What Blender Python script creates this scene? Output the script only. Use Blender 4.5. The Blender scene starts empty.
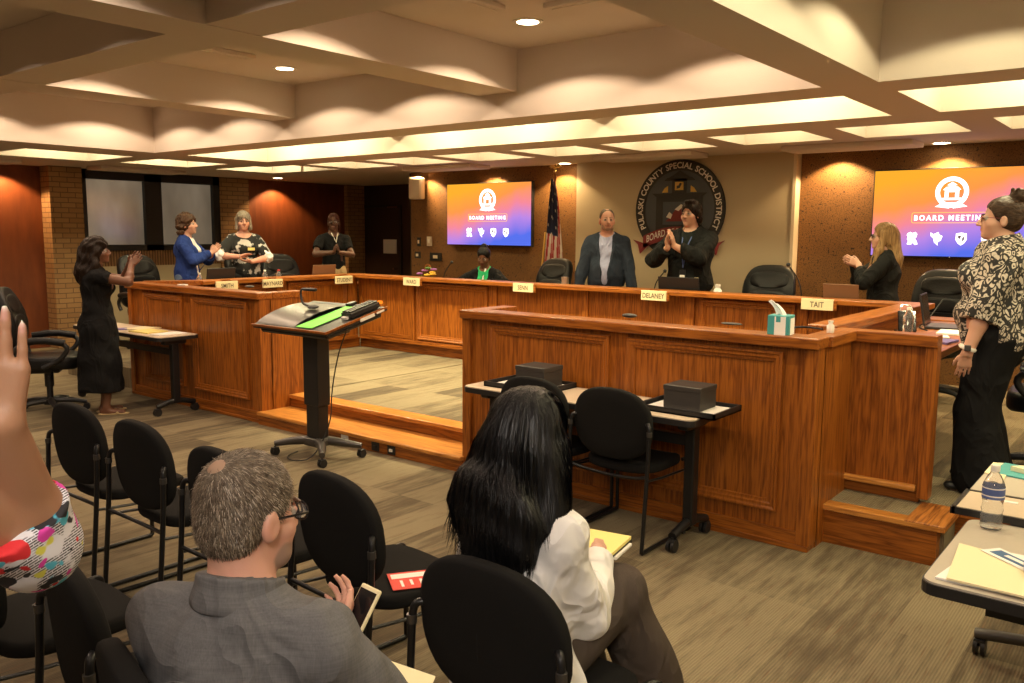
import bpy, bmesh, math, random
import numpy as np
from mathutils import Vector, Matrix, Euler
random.seed(7); RNG = np.random.default_rng(7)
S = bpy.context.scene; COL = S.collection
PI = math.pi
V = Vector
# ------------------------------------------------------------------ materials
MATS = {}
class NT:
    """small helper around a node tree"""
    def __init__(s, m):
        m.use_nodes = True; s.t = m.node_tree; s.t.nodes.clear()
        s.out = s.t.nodes.new('ShaderNodeOutputMaterial')
    def n(s, typ, **kw):
        nd = s.t.nodes.new('ShaderNode' + typ)
        for k, v in kw.items():
            if k.startswith('i_'):
                key = k[2:].replace('_', ' ')
                nd.inputs[int(key) if key.isdigit() else key].default_value = v
            else: setattr(nd, k, v)
        return nd
    def l(s, a, b): s.t.links.new(a, b)
    def ramp(s, fac, stops, interp='LINEAR'):
        r = s.n('ValToRGB'); e = r.color_ramp; e.interpolation = interp
        while len(e.elements) < len(stops): e.elements.new(0.5)
        for el, (p, c) in zip(e.elements, stops): el.position = p; el.color = (*c, 1)
        s.l(fac, r.inputs[0]); return r.outputs[0]
    def coords(s, scale=(1, 1, 1), kind='Object', rot=(0, 0, 0)):
        tc = s.n('TexCoord'); mp = s.n('Mapping'); mp.inputs['Scale'].default_value = scale; mp.inputs['Rotation'].default_value = rot
        s.l(tc.outputs[kind], mp.inputs[0]); return mp.outputs[0]
    def noise(s, vec, scale=5, detail=3, rough=.5):
        nd = s.n('TexNoise'); nd.inputs['Scale'].default_value = scale; nd.inputs['Detail'].default_value = detail; nd.inputs['Roughness'].default_value = rough
        s.l(vec, nd.inputs['Vector']); return nd.outputs['Fac']
    def mix(s, fac, a, b, mode='MIX'):
        m = s.n('Mix', data_type='RGBA', blend_type=mode)
        for sock, v in ((m.inputs[0], fac), (m.inputs[6], a), (m.inputs[7], b)):
            if hasattr(v, 'links'): s.l(v, sock)
            elif isinstance(v, (tuple, list)): sock.default_value = (*v, 1)
            else: sock.default_value = v
        return m.outputs[2]
    def math(s, op, a, b=0.0):
        m = s.n('Math', operation=op)
        for sock, v in ((m.inputs[0], a), (m.inputs[1], b)):
            if hasattr(v, 'links'): s.l(v, sock)
            else: sock.default_value = v
        return m.outputs[0]
    def bump(s, h, strength=.3, dist=.01):
        b = s.n('Bump'); b.inputs['Strength'].default_value = strength; b.inputs['Distance'].default_value = dist
        s.l(h, b.inputs['Height']); return b.outputs[0]
    def pbsdf(s, color, rough=.5, metal=0, normal=None, **kw):
        p = s.n('BsdfPrincipled')
        for sock, v in ((p.inputs['Base Color'], color), (p.inputs['Roughness'], rough), (p.inputs['Metallic'], metal)):
            if hasattr(v, 'links'): s.l(v, sock)
            elif isinstance(v, (tuple, list)): sock.default_value = (*v, 1)
            else: sock.default_value = v
        if normal is not None: s.l(normal, p.inputs['Normal'])
        for k, v in kw.items():
            if hasattr(v, 'links'): s.l(v, p.inputs[k])
            else: p.inputs[k].default_value = v
        s.l(p.outputs[0], s.out.inputs[0]); return p

def newmat(name):
    m = bpy.data.materials.new(name); MATS[name] = m; return NT(m)
def plain(name, col, rough=.5, metal=0, bump=0, bscale=60, var=0, **kw):
    t = newmat(name); vec = t.coords(); c = col; nrm = None
    if var:
        f = t.noise(vec, bscale * .35, 4)
        c = t.mix(f, tuple(x * (1 - var) for x in col), tuple(min(1, x * (1 + var)) for x in col))
    if bump: nrm = t.bump(t.noise(vec, bscale, 4), bump, .004)
    t.pbsdf(c, rough, metal, nrm, **kw)
def emit(name, col, strength):
    t = newmat(name); e = t.n('Emission'); e.inputs[0].default_value = (*col, 1); e.inputs[1].default_value = strength
    t.l(e.outputs[0], t.out.inputs[0])
def wood(name, axis, dark=(.15, .038, .0045), light=(.36, .112, .014), rough=.38):
    t = newmat(name); sc = [9, 9, 9]; sc['xyz'.index(axis)] = .55
    vec = t.coords(tuple(sc)); n1 = t.noise(vec, 1.6, 4, .6)
    sc2 = [95, 95, 95]; sc2['xyz'.index(axis)] = 2.2
    n2 = t.noise(t.coords(tuple(sc2)), 1.0, 3, .6)
    w = t.math('FRACT', t.math('MULTIPLY', n1, 7.0))
    tri = t.math('ABSOLUTE', t.math('SUBTRACT', w, .5))
    f = t.math('ADD', t.math('MULTIPLY', tri, 1.05), t.math('MULTIPLY', n2, .62))
    big = t.noise(t.coords((.9, .9, .9)), 1.2, 2)
    c = t.ramp(f, [(.28, dark), (.50, tuple((a + b) / 2 for a, b in zip(dark, light))), (.85, light)])
    c = t.mix(.45, c, t.ramp(big, [(.3, tuple(x * .75 for x in light)), (.7, light)]), 'MULTIPLY') if False else c
    t.pbsdf(c, rough, 0, t.bump(f, .12, .002), **{'Specular IOR Level': .35, 'Coat Weight': .10, 'Coat Roughness': .22})
wood('oak_vertical', 'z'); wood('oak_along_x', 'x'); wood('oak_along_y', 'y')
wood('oak_moulding', 'z', (.22, .062, .008), (.34, .105, .014))
wood('oak_tread', 'x', (.34, .12, .022), (.62, .27, .06), .3)
wood('oak_tread_y', 'y', (.14, .04, .01), (.5, .19, .04), .35)
plain('ceiling_paint', (.66, .58, .505), .9, bump=.25, bscale=150)
plain('beam_paint', (.60, .525, .45), .9, bump=.2, bscale=150)
plain('cream_wall', (.52, .43, .28), .85, bump=.1, bscale=120)
plain('cream_lit_side_switch', (.70, .57, .40), .7)
plain('black_plastic', (.012, .012, .013), .42)
plain('black_metal', (.012, .012, .013), .36, .3)
plain('black_gloss', (.010, .010, .012), .12)
plain('chair_fabric', (.010, .0095, .009), .92, bump=.35, bscale=900, **{'Specular IOR Level': .15})
plain('black_leather', (.008, .008, .0085), .38, bump=.35, bscale=70, **{'Specular IOR Level': .3})
plain('dark_gray_metal', (.10, .095, .09), .35, .7)
plain('chrome', (.72, .72, .74), .14, 1)
plain('table_laminate', (.60, .49, .36), .45, var=.06, bscale=200)
plain('laminate_grey', (.47, .42, .34), .4, var=.05, bscale=200)
plain('table_edge', (.014, .013, .013), .4)
plain('white_paper', (.85, .83, .78), .7)
plain('cream_paper', (.84, .74, .46), .7)
plain('yellow_paper', (.85, .72, .24), .7)
plain('red_paper', (.72, .055, .035), .6)
plain('green_paper', (.19, .78, .10), .6)
plain('teal_paper', (.06, .33, .33), .6)
plain('blue_print', (.05, .13, .26), .6)
plain('violet_folder', (.16, .12, .30), .5)
plain('plate_cream', (.74, .64, .38), .55)
plain('plate_ink', (.10, .07, .045), .6)
plain('white_plastic', (.78, .75, .68), .4)
plain('beige_plastic', (.62, .54, .42), .45)
plain('speaker_white', (.68, .62, .52), .5)
plain('seal_black', (.012, .012, .013), .5)
plain('seal_slate', (.055, .066, .078), .6)
plain('seal_white', (.72, .68, .60), .6)
plain('seal_red', (.20, .018, .018), .6)
plain('seal_gold', (.62, .38, .06), .5)
plain('gold_metal', (.75, .55, .22), .25, 1)
plain('laptop_brown', (.20, .10, .05), .45, .2)
plain('laptop_screen', (.02, .02, .025), .2)
plain('box_charcoal', (.035, .03, .026), .55, bump=.3, bscale=120)
plain('tissue_white', (.88, .86, .82), .8)
plain('steel_cup', (.55, .52, .47), .3, .9)
plain('dark_frame', (.014, .011, .009), .5)
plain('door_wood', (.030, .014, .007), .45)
plain('spine_black', (.02, .02, .02), .6)
plain('flower_yellow', (.85, .55, .04), .6); plain('flower_violet', (.35, .12, .40), .6); plain('flower_green', (.08, .22, .05), .6)
plain('red_plastic', (.45, .03, .03), .4)
plain('wine_case', (.16, .02, .03), .35)
plain('screen_black', (.008, .008, .010), .08)
plain('label_blue', (.07, .11, .30), .5)
plain('cord_black', (.012, .012, .012), .6)
plain('lens_dark', (.03, .03, .03), .1)
emit('lamp_glow', (1, .80, .50), 22)
emit('screen_white', (1, .96, .92), 2.6)
emit('screen_gold', (1, .58, .10), 1.7)
emit('led_amber', (1, .25, .02), 1.5)
def glass(name, col=(.93, .95, .95), rough=.03):
    t = newmat(name); t.pbsdf(col, rough, 0, None, **{'Transmission Weight': .92, 'IOR': 1.2})
glass('clear_plastic'); glass('eyeglass_lens', (.95, .95, .95), .0)
# window pane: dusky glass, twilight and reflections painted as a mottled tint plus glow
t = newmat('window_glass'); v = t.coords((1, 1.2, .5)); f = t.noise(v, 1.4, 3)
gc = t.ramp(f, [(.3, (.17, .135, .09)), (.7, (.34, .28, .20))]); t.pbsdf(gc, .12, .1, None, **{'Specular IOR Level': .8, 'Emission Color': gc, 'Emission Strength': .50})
# brick
t = newmat('brick'); tc = t.n('TexCoord'); sx = t.n('SeparateXYZ'); t.l(tc.outputs['Object'], sx.inputs[0]); cb = t.n('CombineXYZ')
t.l(t.math('ADD', sx.outputs[0], sx.outputs[1]), cb.inputs[0]); t.l(sx.outputs[2], cb.inputs[1])
b = t.n('TexBrick'); b.inputs['Scale'].default_value = 1; b.inputs['Brick Width'].default_value = .21; b.inputs['Row Height'].default_value = .072
b.inputs['Mortar Size'].default_value = .006; b.inputs['Color1'].default_value = (.40, .235, .10, 1); b.inputs['Color2'].default_value = (.33, .18, .075, 1); b.inputs['Mortar'].default_value = (.16, .09, .045, 1)
t.l(cb.outputs[0], b.inputs['Vector']); t.pbsdf(b.outputs['Color'], .85, 0, t.bump(t.math('SUBTRACT', 1.0, b.outputs['Fac']), .5, .006))
# ribbed wood skirt below the window
t = newmat('ribbed_panel'); w = t.n('TexWave'); w.bands_direction = 'Y'; w.inputs['Scale'].default_value = 7; t.l(t.coords(), w.inputs['Vector'])
t.pbsdf(t.ramp(w.outputs['Fac'], [(.2, (.12, .055, .02)), (.6, (.30, .16, .065))]), .6, 0, t.bump(w.outputs['Fac'], .4, .01))
# cork wall
t = newmat('cork_wall'); v = t.coords(); f1 = t.noise(v, 85, 3, .7); f2 = t.noise(v, 6, 4, .6); f3 = t.noise(v, 38, 2, .5)
c = t.mix(t.math('MULTIPLY', f2, 1.0), (.15, .064, .014), (.25, .115, .028))
c = t.mix(t.ramp(f1, [(.38, (0, 0, 0)), (.5, (1, 1, 1))]), (.06, .024, .006), c)
c = t.mix(t.ramp(f3, [(.62, (0, 0, 0)), (.70, (1, 1, 1))]), c, (.03, .011, .004))
t.pbsdf(c, .72, 0, t.bump(f1, .35, .004))
t = newmat('red_brown_panel'); f = t.noise(t.coords((3, 3, .6)), 3, 4)
t.pbsdf(t.ramp(f, [(.3, (.13, .030, .006)), (.7, (.20, .052, .011))]), .6)
# carpet
t = newmat('carpet'); tc = t.n('TexCoord'); mp = t.n('Mapping'); t.l(tc.outputs['Object'], mp.inputs[0]); O = mp.outputs[0]
fl = t.n('VectorMath', operation='FLOOR'); sc = t.n('VectorMath', operation='MULTIPLY'); sc.inputs[1].default_value = (3.3, 1.05, 0)
t.l(O, sc.inputs[0]); t.l(sc.outputs[0], fl.inputs[0]); wn = t.n('TexWhiteNoise', noise_dimensions='3D'); t.l(fl.outputs[0], wn.inputs['Vector'])
st = t.noise(t.coords((26, 3.0, 1)), 1.0, 4, .65); st2 = t.noise(t.coords((9, 1.3, 1)), 1.0, 3, .6)
wv = t.n('TexWave'); wv.bands_direction = 'X'; wv.inputs['Scale'].default_value = 26; wv.inputs['Distortion'].default_value = 1.2; wv.inputs['Detail'].default_value = 2; wv.inputs['Detail Scale'].default_value = 6; t.l(O, wv.inputs['Vector'])
pat = t.math('ADD', t.math('MULTIPLY', st, .55), t.math('ADD', t.math('MULTIPLY', st2, .45), t.math('MULTIPLY', wn.outputs['Value'], .34)))
c = t.ramp(pat, [(.40, (.052, .036, .019)), (.58, (.128, .095, .051)), (.76, (.25, .20, .115))])
ln = t.noise(t.coords((70, 5.0, 1)), 1.0, 2, .5)
c = t.mix(t.math('MULTIPLY', t.ramp(ln, [(.60, (0, 0, 0)), (.70, (1, 1, 1))]), .55), c, (.16, .085, .040))
c = t.mix(t.math('MULTIPLY', wv.outputs['Fac'], .35), c, (.05, .042, .028))
t.pbsdf(c, .95, 0, t.bump(wv.outputs['Fac'], .4, .006))
# display picture: orange to pink to blue
t = newmat('display_gradient'); tc = t.n('TexCoord'); sx = t.n('SeparateXYZ'); t.l(tc.outputs['Object'], sx.inputs[0])
f = t.math('ADD', t.math('MULTIPLY', sx.outputs[2], -1.05), t.math('ADD', t.math('MULTIPLY', sx.outputs[0], .26), .5))
f = t.math('ADD', f, t.math('MULTIPLY', t.math('SUBTRACT', t.noise(t.coords((2.2, 1, .9)), 1.4, 2), .5), .25))
c = t.ramp(f, [(.02, (1.0, .44, .03)), (.30, (1.0, .33, .07)), (.52, (.95, .26, .32)), (.72, (.50, .25, .80)), (.95, (.10, .17, .85))])
e = t.n('Emission'); e.inputs[1].default_value = 1.15; t.l(c, e.inputs[0]); t.l(e.outputs[0], t.out.inputs[0])
# attribute coloured surfaces
def attr_mat(name, rough, bump=0, bscale=200, **kw):
    t = newmat(name); a = t.n('Attribute', attribute_name='Col'); nrm = None
    if bump: nrm = t.bump(t.noise(t.coords(), bscale, 3), bump, .002)
    t.pbsdf(a.outputs['Color'], rough, 0, nrm, **kw)
attr_mat('skin', .48, .12, 260, **{'Subsurface Weight': .08, 'Subsurface Scale': .01})
attr_mat('flag_cloth', .8)
attr_mat('hair_strand', .36, 0, **{'Specular IOR Level': .28})
def fold_height(t, fs):
    """ridged, distorted noise that reads as creases in cloth"""
    nd = t.n('TexNoise'); nd.inputs['Scale'].default_value = fs; nd.inputs['Detail'].default_value = 2.5; nd.inputs['Roughness'].default_value = .45; nd.inputs['Distortion'].default_value = .9
    t.l(t.coords((1, 1, .6), rot=(.4, .3, .2)), nd.inputs['Vector']); r = t.math('ABSOLUTE', t.math('SUBTRACT', nd.outputs['Fac'], .5)); return t.math('POWER', t.math('SUBTRACT', 1.0, t.math('MULTIPLY', r, 3.0)), 1.6)
def cloth(name, col, rough=.85, fold=.35, weave=.15, fs=6.5):
    t = newmat(name); f = fold_height(t, fs); g = t.noise(t.coords(), 420, 2)
    c = t.mix(f, tuple(x * .90 for x in col), tuple(min(1, x * 1.10) for x in col))
    h = t.math('ADD', f, t.math('MULTIPLY', g, .02 * weave / .15))
    t.pbsdf(c, rough, 0, t.bump(h, min(1, fold * 1.5), .03), **{'Specular IOR Level': .12})
cloth('black_cloth', (.009, .009, .0095)); cloth('navy_suit', (.026, .034, .050)); cloth('royal_blue', (.018, .040, .17))
cloth('navy_lapel', (.036, .046, .066)); cloth('blue_lapel', (.026, .056, .23)); cloth('black_lapel', (.016, .016, .017)); cloth('white_shirt', (.80, .79, .77), .8, .45); cloth('pale_blue_shirt', (.36, .38, .56)); cloth('khaki', (.48, .36, .19))
cloth('green_blouse', (.03, .42, .16)); cloth('black_green_cloth', (.012, .015, .013)); cloth('jeans', (.10, .14, .22)); cloth('brown_tweed', (.085, .066, .052), .95, .4, 1.2)
cloth('charcoal_jeans', (.03, .033, .045)); cloth('black_jacket', (.011, .0115, .011), .8, .5)
# chambray work shirt
t = newmat('grey_chambray'); f = fold_height(t, 5.5); g1 = t.noise(t.coords((300, 300, 16)), 1, 3); g2 = t.noise(t.coords((16, 16, 320)), 1, 3); g3 = t.noise(t.coords((2, 2, 1.2)), 3, 2)
c = t.mix(t.math('MULTIPLY', t.math('ADD', g1, g2), .5), (.045, .047, .054), (.25, .245, .245)); c = t.mix(t.math('MULTIPLY', g3, .45), c, (.085, .085, .092))
t.pbsdf(c, .85, 0, t.bump(t.math('ADD', f, t.math('MULTIPLY', g1, .03)), .55, .03), **{'Specular IOR Level': .15})
# animal-like abstract print blouse
t = newmat('leopard_blouse'); v = t.coords((1, 1, .8)); vo = t.n('TexVoronoi'); vo.inputs['Scale'].default_value = 30; vo.feature = 'DISTANCE_TO_EDGE'
wp = t.mix(.35, v, None or (0, 0, 0)) if False else v
nz = t.n('TexNoise'); nz.inputs['Scale'].default_value = 9; t.l(v, nz.inputs['Vector']); ad = t.n('VectorMath', operation='MULTIPLY_ADD'); t.l(nz.outputs['Color'], ad.inputs[0]); ad.inputs[1].default_value = (.16, .16, .16); t.l(v, ad.inputs[2]); t.l(ad.outputs[0], vo.inputs['Vector'])
n4 = t.noise(v, 30, 3, .6); m1 = t.math('ADD', vo.outputs['Distance'], t.math('MULTIPLY', t.math('SUBTRACT', n4, .5), .55))
c = t.ramp(m1, [(.10, (.015, .014, .013)), (.16, (.50, .44, .36)), (.30, (.55, .49, .41)), (.36, (.02, .018, .016))])
t.pbsdf(c, .8, 0, t.bump(t.noise(v, 8, 3), .35, .05))
# black blouse with a white floral print
t = newmat('black_white_print'); v = t.coords(); f = t.noise(v, 7, 3, .55)
t.pbsdf(t.ramp(f, [(.53, (.012, .013, .012)), (.57, (.50, .49, .46))]), .85)
# newspaper print with bright butterflies
t = newmat('newsprint'); v = t.coords(rot=(.2, .5, .3)); br = t.n('TexBrick'); br.inputs['Scale'].default_value = 1; br.inputs['Brick Width'].default_value = .020; br.inputs['Row Height'].default_value = .0036; br.inputs['Mortar Size'].default_value = .0009
br.inputs['Color1'].default_value = (.03, .03, .04, 1); br.inputs['Color2'].default_value = (.16, .16, .18, 1); br.inputs['Mortar'].default_value = (.78, .79, .85, 1)
xz = t.n('SeparateXYZ'); t.l(v, xz.inputs[0]); cb = t.n('CombineXYZ'); t.l(t.math('ADD', xz.outputs[0], xz.outputs[1]), cb.inputs[0]); t.l(xz.outputs[2], cb.inputs[1]); t.l(cb.outputs[0], br.inputs['Vector'])
blk = t.noise(v, 24, 1, .4); base = t.mix(t.ramp(blk, [(.44, (0, 0, 0)), (.47, (1, 1, 1))]), (.80, .81, .87), br.outputs['Color'])
for sc_, off, colr, thr in ((22, 3.1, (.72, .03, .04), .66), (23, 9.7, (.75, .06, .45), .66), (21, 17.3, (.10, .55, .75), .68), (24, 31.7, (.02, .02, .025), .62), (20, 47.0, (.72, .70, .10), .70)):
    mp2 = t.n('Mapping'); mp2.inputs['Location'].default_value = (off, off * .7, off * .3); t.l(v, mp2.inputs[0])
    f = t.noise(mp2.outputs[0], sc_, 1.5, .45); base = t.mix(t.ramp(f, [(thr - .03, (0, 0, 0)), (thr - .015, (1, 1, 1))]), base, colr)
t.pbsdf(base, .75, 0, t.bump(t.noise(v, 9, 2), .3, .04))
def hairmat(name, c0, c1, rough=.42, stretch=(70, 70, 3)):
    t = newmat(name); f = t.noise(t.coords(stretch), 1.6, 4, .6)
    t.pbsdf(t.ramp(f, [(.3, c0), (.7, c1)]), rough, 0, t.bump(f, .7, .012), **{'Specular IOR Level': .22})
hairmat('hair_black', (.0025, .0025, .003), (.008, .0075, .008), .32); hairmat('hair_dark_brown', (.005, .003, .002), (.024, .013, .008))
hairmat('hair_brown', (.025, .012, .006), (.10, .052, .026), .5, (30, 30, 18)); hairmat('hair_grey', (.16, .13, .10), (.42, .37, .30), .55)
hairmat('hair_blonde', (.13, .070, .028), (.42, .26, .11)); hairmat('hair_auburn', (.03, .008, .006), (.09, .024, .015)); hairmat('hair_salt', (.07, .052, .036), (.20, .165, .125), .6, (40, 40, 40))
hairmat('hair_bun_brown', (.014, .007, .004), (.075, .040, .022), .4, (22, 22, 50))
# ------------------------------------------------------------------ mesh helpers
def link(name, me, mat=None, parent=None):
    o = bpy.data.objects.new(name, me); COL.objects.link(o)
    if mat is not None: me.materials.append(MATS[mat] if isinstance(mat, str) else mat)
    if parent is not None: o.parent = parent
    return o
class MB:
    def __init__(s): s.bm = bmesh.new()
    def box(s, c, d, rz=0, bev=0, rx=0, ry=0):
        r = bmesh.ops.create_cube(s.bm, size=1)
        M = Matrix.Translation(c) @ Euler((rx, ry, rz)).to_matrix().to_4x4() @ Matrix.Diagonal((*d, 1))
        bmesh.ops.transform(s.bm, matrix=M, verts=r['verts'])
        if bev:
            es = list({e for v_ in r['verts'] for e in v_.link_edges})
            bmesh.ops.bevel(s.bm, geom=es, offset=bev, segments=2, affect='EDGES', profile=.5)
        return s
    def bb(s, x0, x1, y0, y1, z0, z1, bev=0): return s.box(((x0 + x1) / 2, (y0 + y1) / 2, (z0 + z1) / 2), (abs(x1 - x0), abs(y1 - y0), abs(z1 - z0)), bev=bev)
    def prism(s, poly, z0, z1, M=None):
        a = [s.bm.verts.new((x, y, z0)) for x, y in poly]; b = [s.bm.verts.new((x, y, z1)) for x, y in poly]
        n = len(poly); s.bm.faces.new(a[::-1]); s.bm.faces.new(b)
        for i in range(n): s.bm.faces.new((a[i], a[(i + 1) % n], b[(i + 1) % n], b[i]))
        if M is not None: bmesh.ops.transform(s.bm, matrix=M, verts=a + b)
        return s
    def cyl(s, a, b, r, r2=None, seg=16):
        a, b = V(a), V(b); d = b - a
        rr = bmesh.ops.create_cone(s.bm, cap_ends=True, segments=seg, radius1=r, radius2=r if r2 is None else r2, depth=d.length)
        M = Matrix.Translation((a + b) / 2) @ d.to_track_quat('Z', 'Y').to_matrix().to_4x4()
        bmesh.ops.transform(s.bm, matrix=M, verts=rr['verts']); return s
    def sph(s, c, r, seg=14, M=None):
        rr = bmesh.ops.create_uvsphere(s.bm, u_segments=seg, v_segments=max(6, seg * 2 // 3), radius=1)
        r = (r, r, r) if not hasattr(r, '__len__') else r
        bmesh.ops.transform(s.bm, matrix=Matrix.Translation(c) @ (M or Matrix.Identity(4)) @ Matrix.Diagonal((*r, 1)), verts=rr['verts']); return s
    def tube(s, pts, r, seg=8, smooth=0, closed=False):
        P = [V(p) for p in pts]
        for _ in range(smooth):
            Q = []; n = len(P)
            for i in range(n if closed else n - 1):
                a, b = P[i], P[(i + 1) % n]; Q += [a.lerp(b, .25), a.lerp(b, .75)]
            P = Q if closed else [P[0]] + Q[1:-1] + [P[-1]]
        n = len(P); rings = []; up = None
        for i in range(n):
            t_ = (P[(i + 1) % n] - P[i - 1]) if closed or 0 < i < n - 1 else (P[1] - P[0] if i == 0 else P[-1] - P[-2])
            t_.normalize()
            if up is None: up = t_.orthogonal().normalized()
            up = (up - t_ * up.dot(t_)).normalized(); sd = t_.cross(up)
            rr = r[i * len(r) // n] if hasattr(r, '__len__') else r
            rings.append([s.bm.verts.new(P[i] + up * (rr * math.cos(2 * PI * k / seg)) + sd * (rr * math.sin(2 * PI * k / seg))) for k in range(seg)])
        for i in range(n if closed else n - 1):
            A, B = rings[i], rings[(i + 1) % n]
            for k in range(seg): s.bm.faces.new((A[k], A[(k + 1) % seg], B[(k + 1) % seg], B[k]))
        if not closed: s.bm.faces.new(rings[0][::-1]); s.bm.faces.new(rings[-1])
        return s
    def lathe(s, prof, c=(0, 0, 0), seg=24, cap=True):
        rings = []
        for r, z in prof: rings.append([s.bm.verts.new((c[0] + r * math.cos(2 * PI * k / seg), c[1] + r * math.sin(2 * PI * k / seg), c[2] + z)) for k in range(seg)])
        for A, B in zip(rings, rings[1:]):
            for k in range(seg): s.bm.faces.new((A[k], A[(k + 1) % seg], B[(k + 1) % seg], B[k]))
        if cap: s.bm.faces.new(rings[0][::-1]); s.bm.faces.new(rings[-1])
        return s
    def frame(s, a0, a1, z0, z1, prof, fn):
        """mitred moulding round a rectangle; prof = (inset, height) points; fn maps (a, height, z) to a point"""
        loops = []
        for u, h in prof: loops.append([s.bm.verts.new(fn(a, h, z)) for a, z in ((a0 + u, z0 + u), (a1 - u, z0 + u), (a1 - u, z1 - u), (a0 + u, z1 - u))])
        for A, B in zip(loops, loops[1:]):
            for k in range(4): s.bm.faces.new((A[k], A[(k + 1) % 4], B[(k + 1) % 4], B[k]))
        return s
    def grid(s, fn, nu, nv, thick=0):
        vs = [[s.bm.verts.new(fn(i / nu, j / nv)) for j in range(nv + 1)] for i in range(nu + 1)]
        for i in range(nu):
            for j in range(nv): s.bm.faces.new((vs[i][j], vs[i + 1][j], vs[i + 1][j + 1], vs[i][j + 1]))
        return s
    def build(s, name, mat, parent=None, smooth=None, at=None, keep_normals=False):
        if not keep_normals: bmesh.ops.recalc_face_normals(s.bm, faces=s.bm.faces[:])
        me = bpy.data.meshes.new(name); s.bm.to_mesh(me); s.bm.free()
        if smooth is not None:
            for p in me.polygons: p.use_smooth = True
            try: me.set_sharp_from_angle(angle=math.radians(smooth))
            except Exception: pass
        o = link(name, me, mat, parent)
        if at is not None: o.location = at
        return o
def thing(name, label, cat, loc=(0, 0, 0), rz=0, group=None):
    o = bpy.data.objects.new(name, None); COL.objects.link(o); o.empty_display_size = .1
    o.location = loc; o.rotation_euler = (0, 0, rz); o['label'] = label; o['category'] = cat
    if group: o['group'] = group
    return o
def tag(o, label, cat, group=None):
    o['label'] = label; o['category'] = cat
    if group: o['group'] = group
    return o
def struct(o): o['kind'] = 'structure'; return o
def dup(root, label=None, loc=None, rz=None, group=None):
    def cp(o, par):
        c = o.copy(); COL.objects.link(c); c.parent = par
        if par is not None: c.matrix_parent_inverse = o.matrix_parent_inverse.copy()
        for ch in list(o.children): cp(ch, c)
        return c
    r = cp(root, None)
    if label: r['label'] = label
    if group: r['group'] = group
    if loc is not None: r.location = loc
    if rz is not None: r.rotation_euler = (0, 0, rz)
    return r
_TX = {}
def text_geo(txt, offset=.0, res=3, sp=1.0):
    """outline of a string as (verts, faces, width); cap height is about 0.7"""
    if (txt, offset, sp) in _TX: return _TX[(txt, offset, sp)]
    cu = bpy.data.curves.new('lettering', 'FONT'); cu.body = txt; cu.offset = offset; cu.resolution_u = res; cu.align_x = 'LEFT'; cu.space_character = sp
    o = bpy.data.objects.new('lettering', cu); COL.objects.link(o)
    dg = bpy.context.evaluated_depsgraph_get(); dg.update(); me = bpy.data.meshes.new_from_object(o.evaluated_get(dg))
    vs = [v_.co.copy() for v_ in me.vertices]; fs = [tuple(p.vertices) for p in me.polygons]
    bpy.data.objects.remove(o); bpy.data.curves.remove(cu); bpy.data.meshes.remove(me)
    x0 = min((v_.x for v_ in vs), default=0); x1 = max((v_.x for v_ in vs), default=.3)
    _TX[(txt, offset, sp)] = (vs, fs, x0, x1); return vs, fs, x0, x1
def text_obj(name, txt, mat, parent, fn, height, center=True, offset=.0, sx=1.0, sp=1.0):
    """fn(a, b) maps text-plane metres to a point"""
    vs, fs, x0, x1 = text_geo(txt, offset, 3, sp); k = height / .7; cx = (x0 + x1) / 2 if center else x0
    me = bpy.data.meshes.new(name); me.from_pydata([fn((v_.x - cx) * k * sx, (v_.y - .35) * k) for v_ in vs], [], fs); me.update()
    return link(name, me, mat, parent)
def rounded_rect(w, h, r, n=5):
    pts = []
    for cx, cy, a0 in ((w / 2 - r, h / 2 - r, 0), (-w / 2 + r, h / 2 - r, 90), (-w / 2 + r, -h / 2 + r, 180), (w / 2 - r, -h / 2 + r, 270)):
        for i in range(n + 1): a = math.radians(a0 + 90 * i / n); pts.append((cx + r * math.cos(a), cy + r * math.sin(a)))
    return pts
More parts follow.
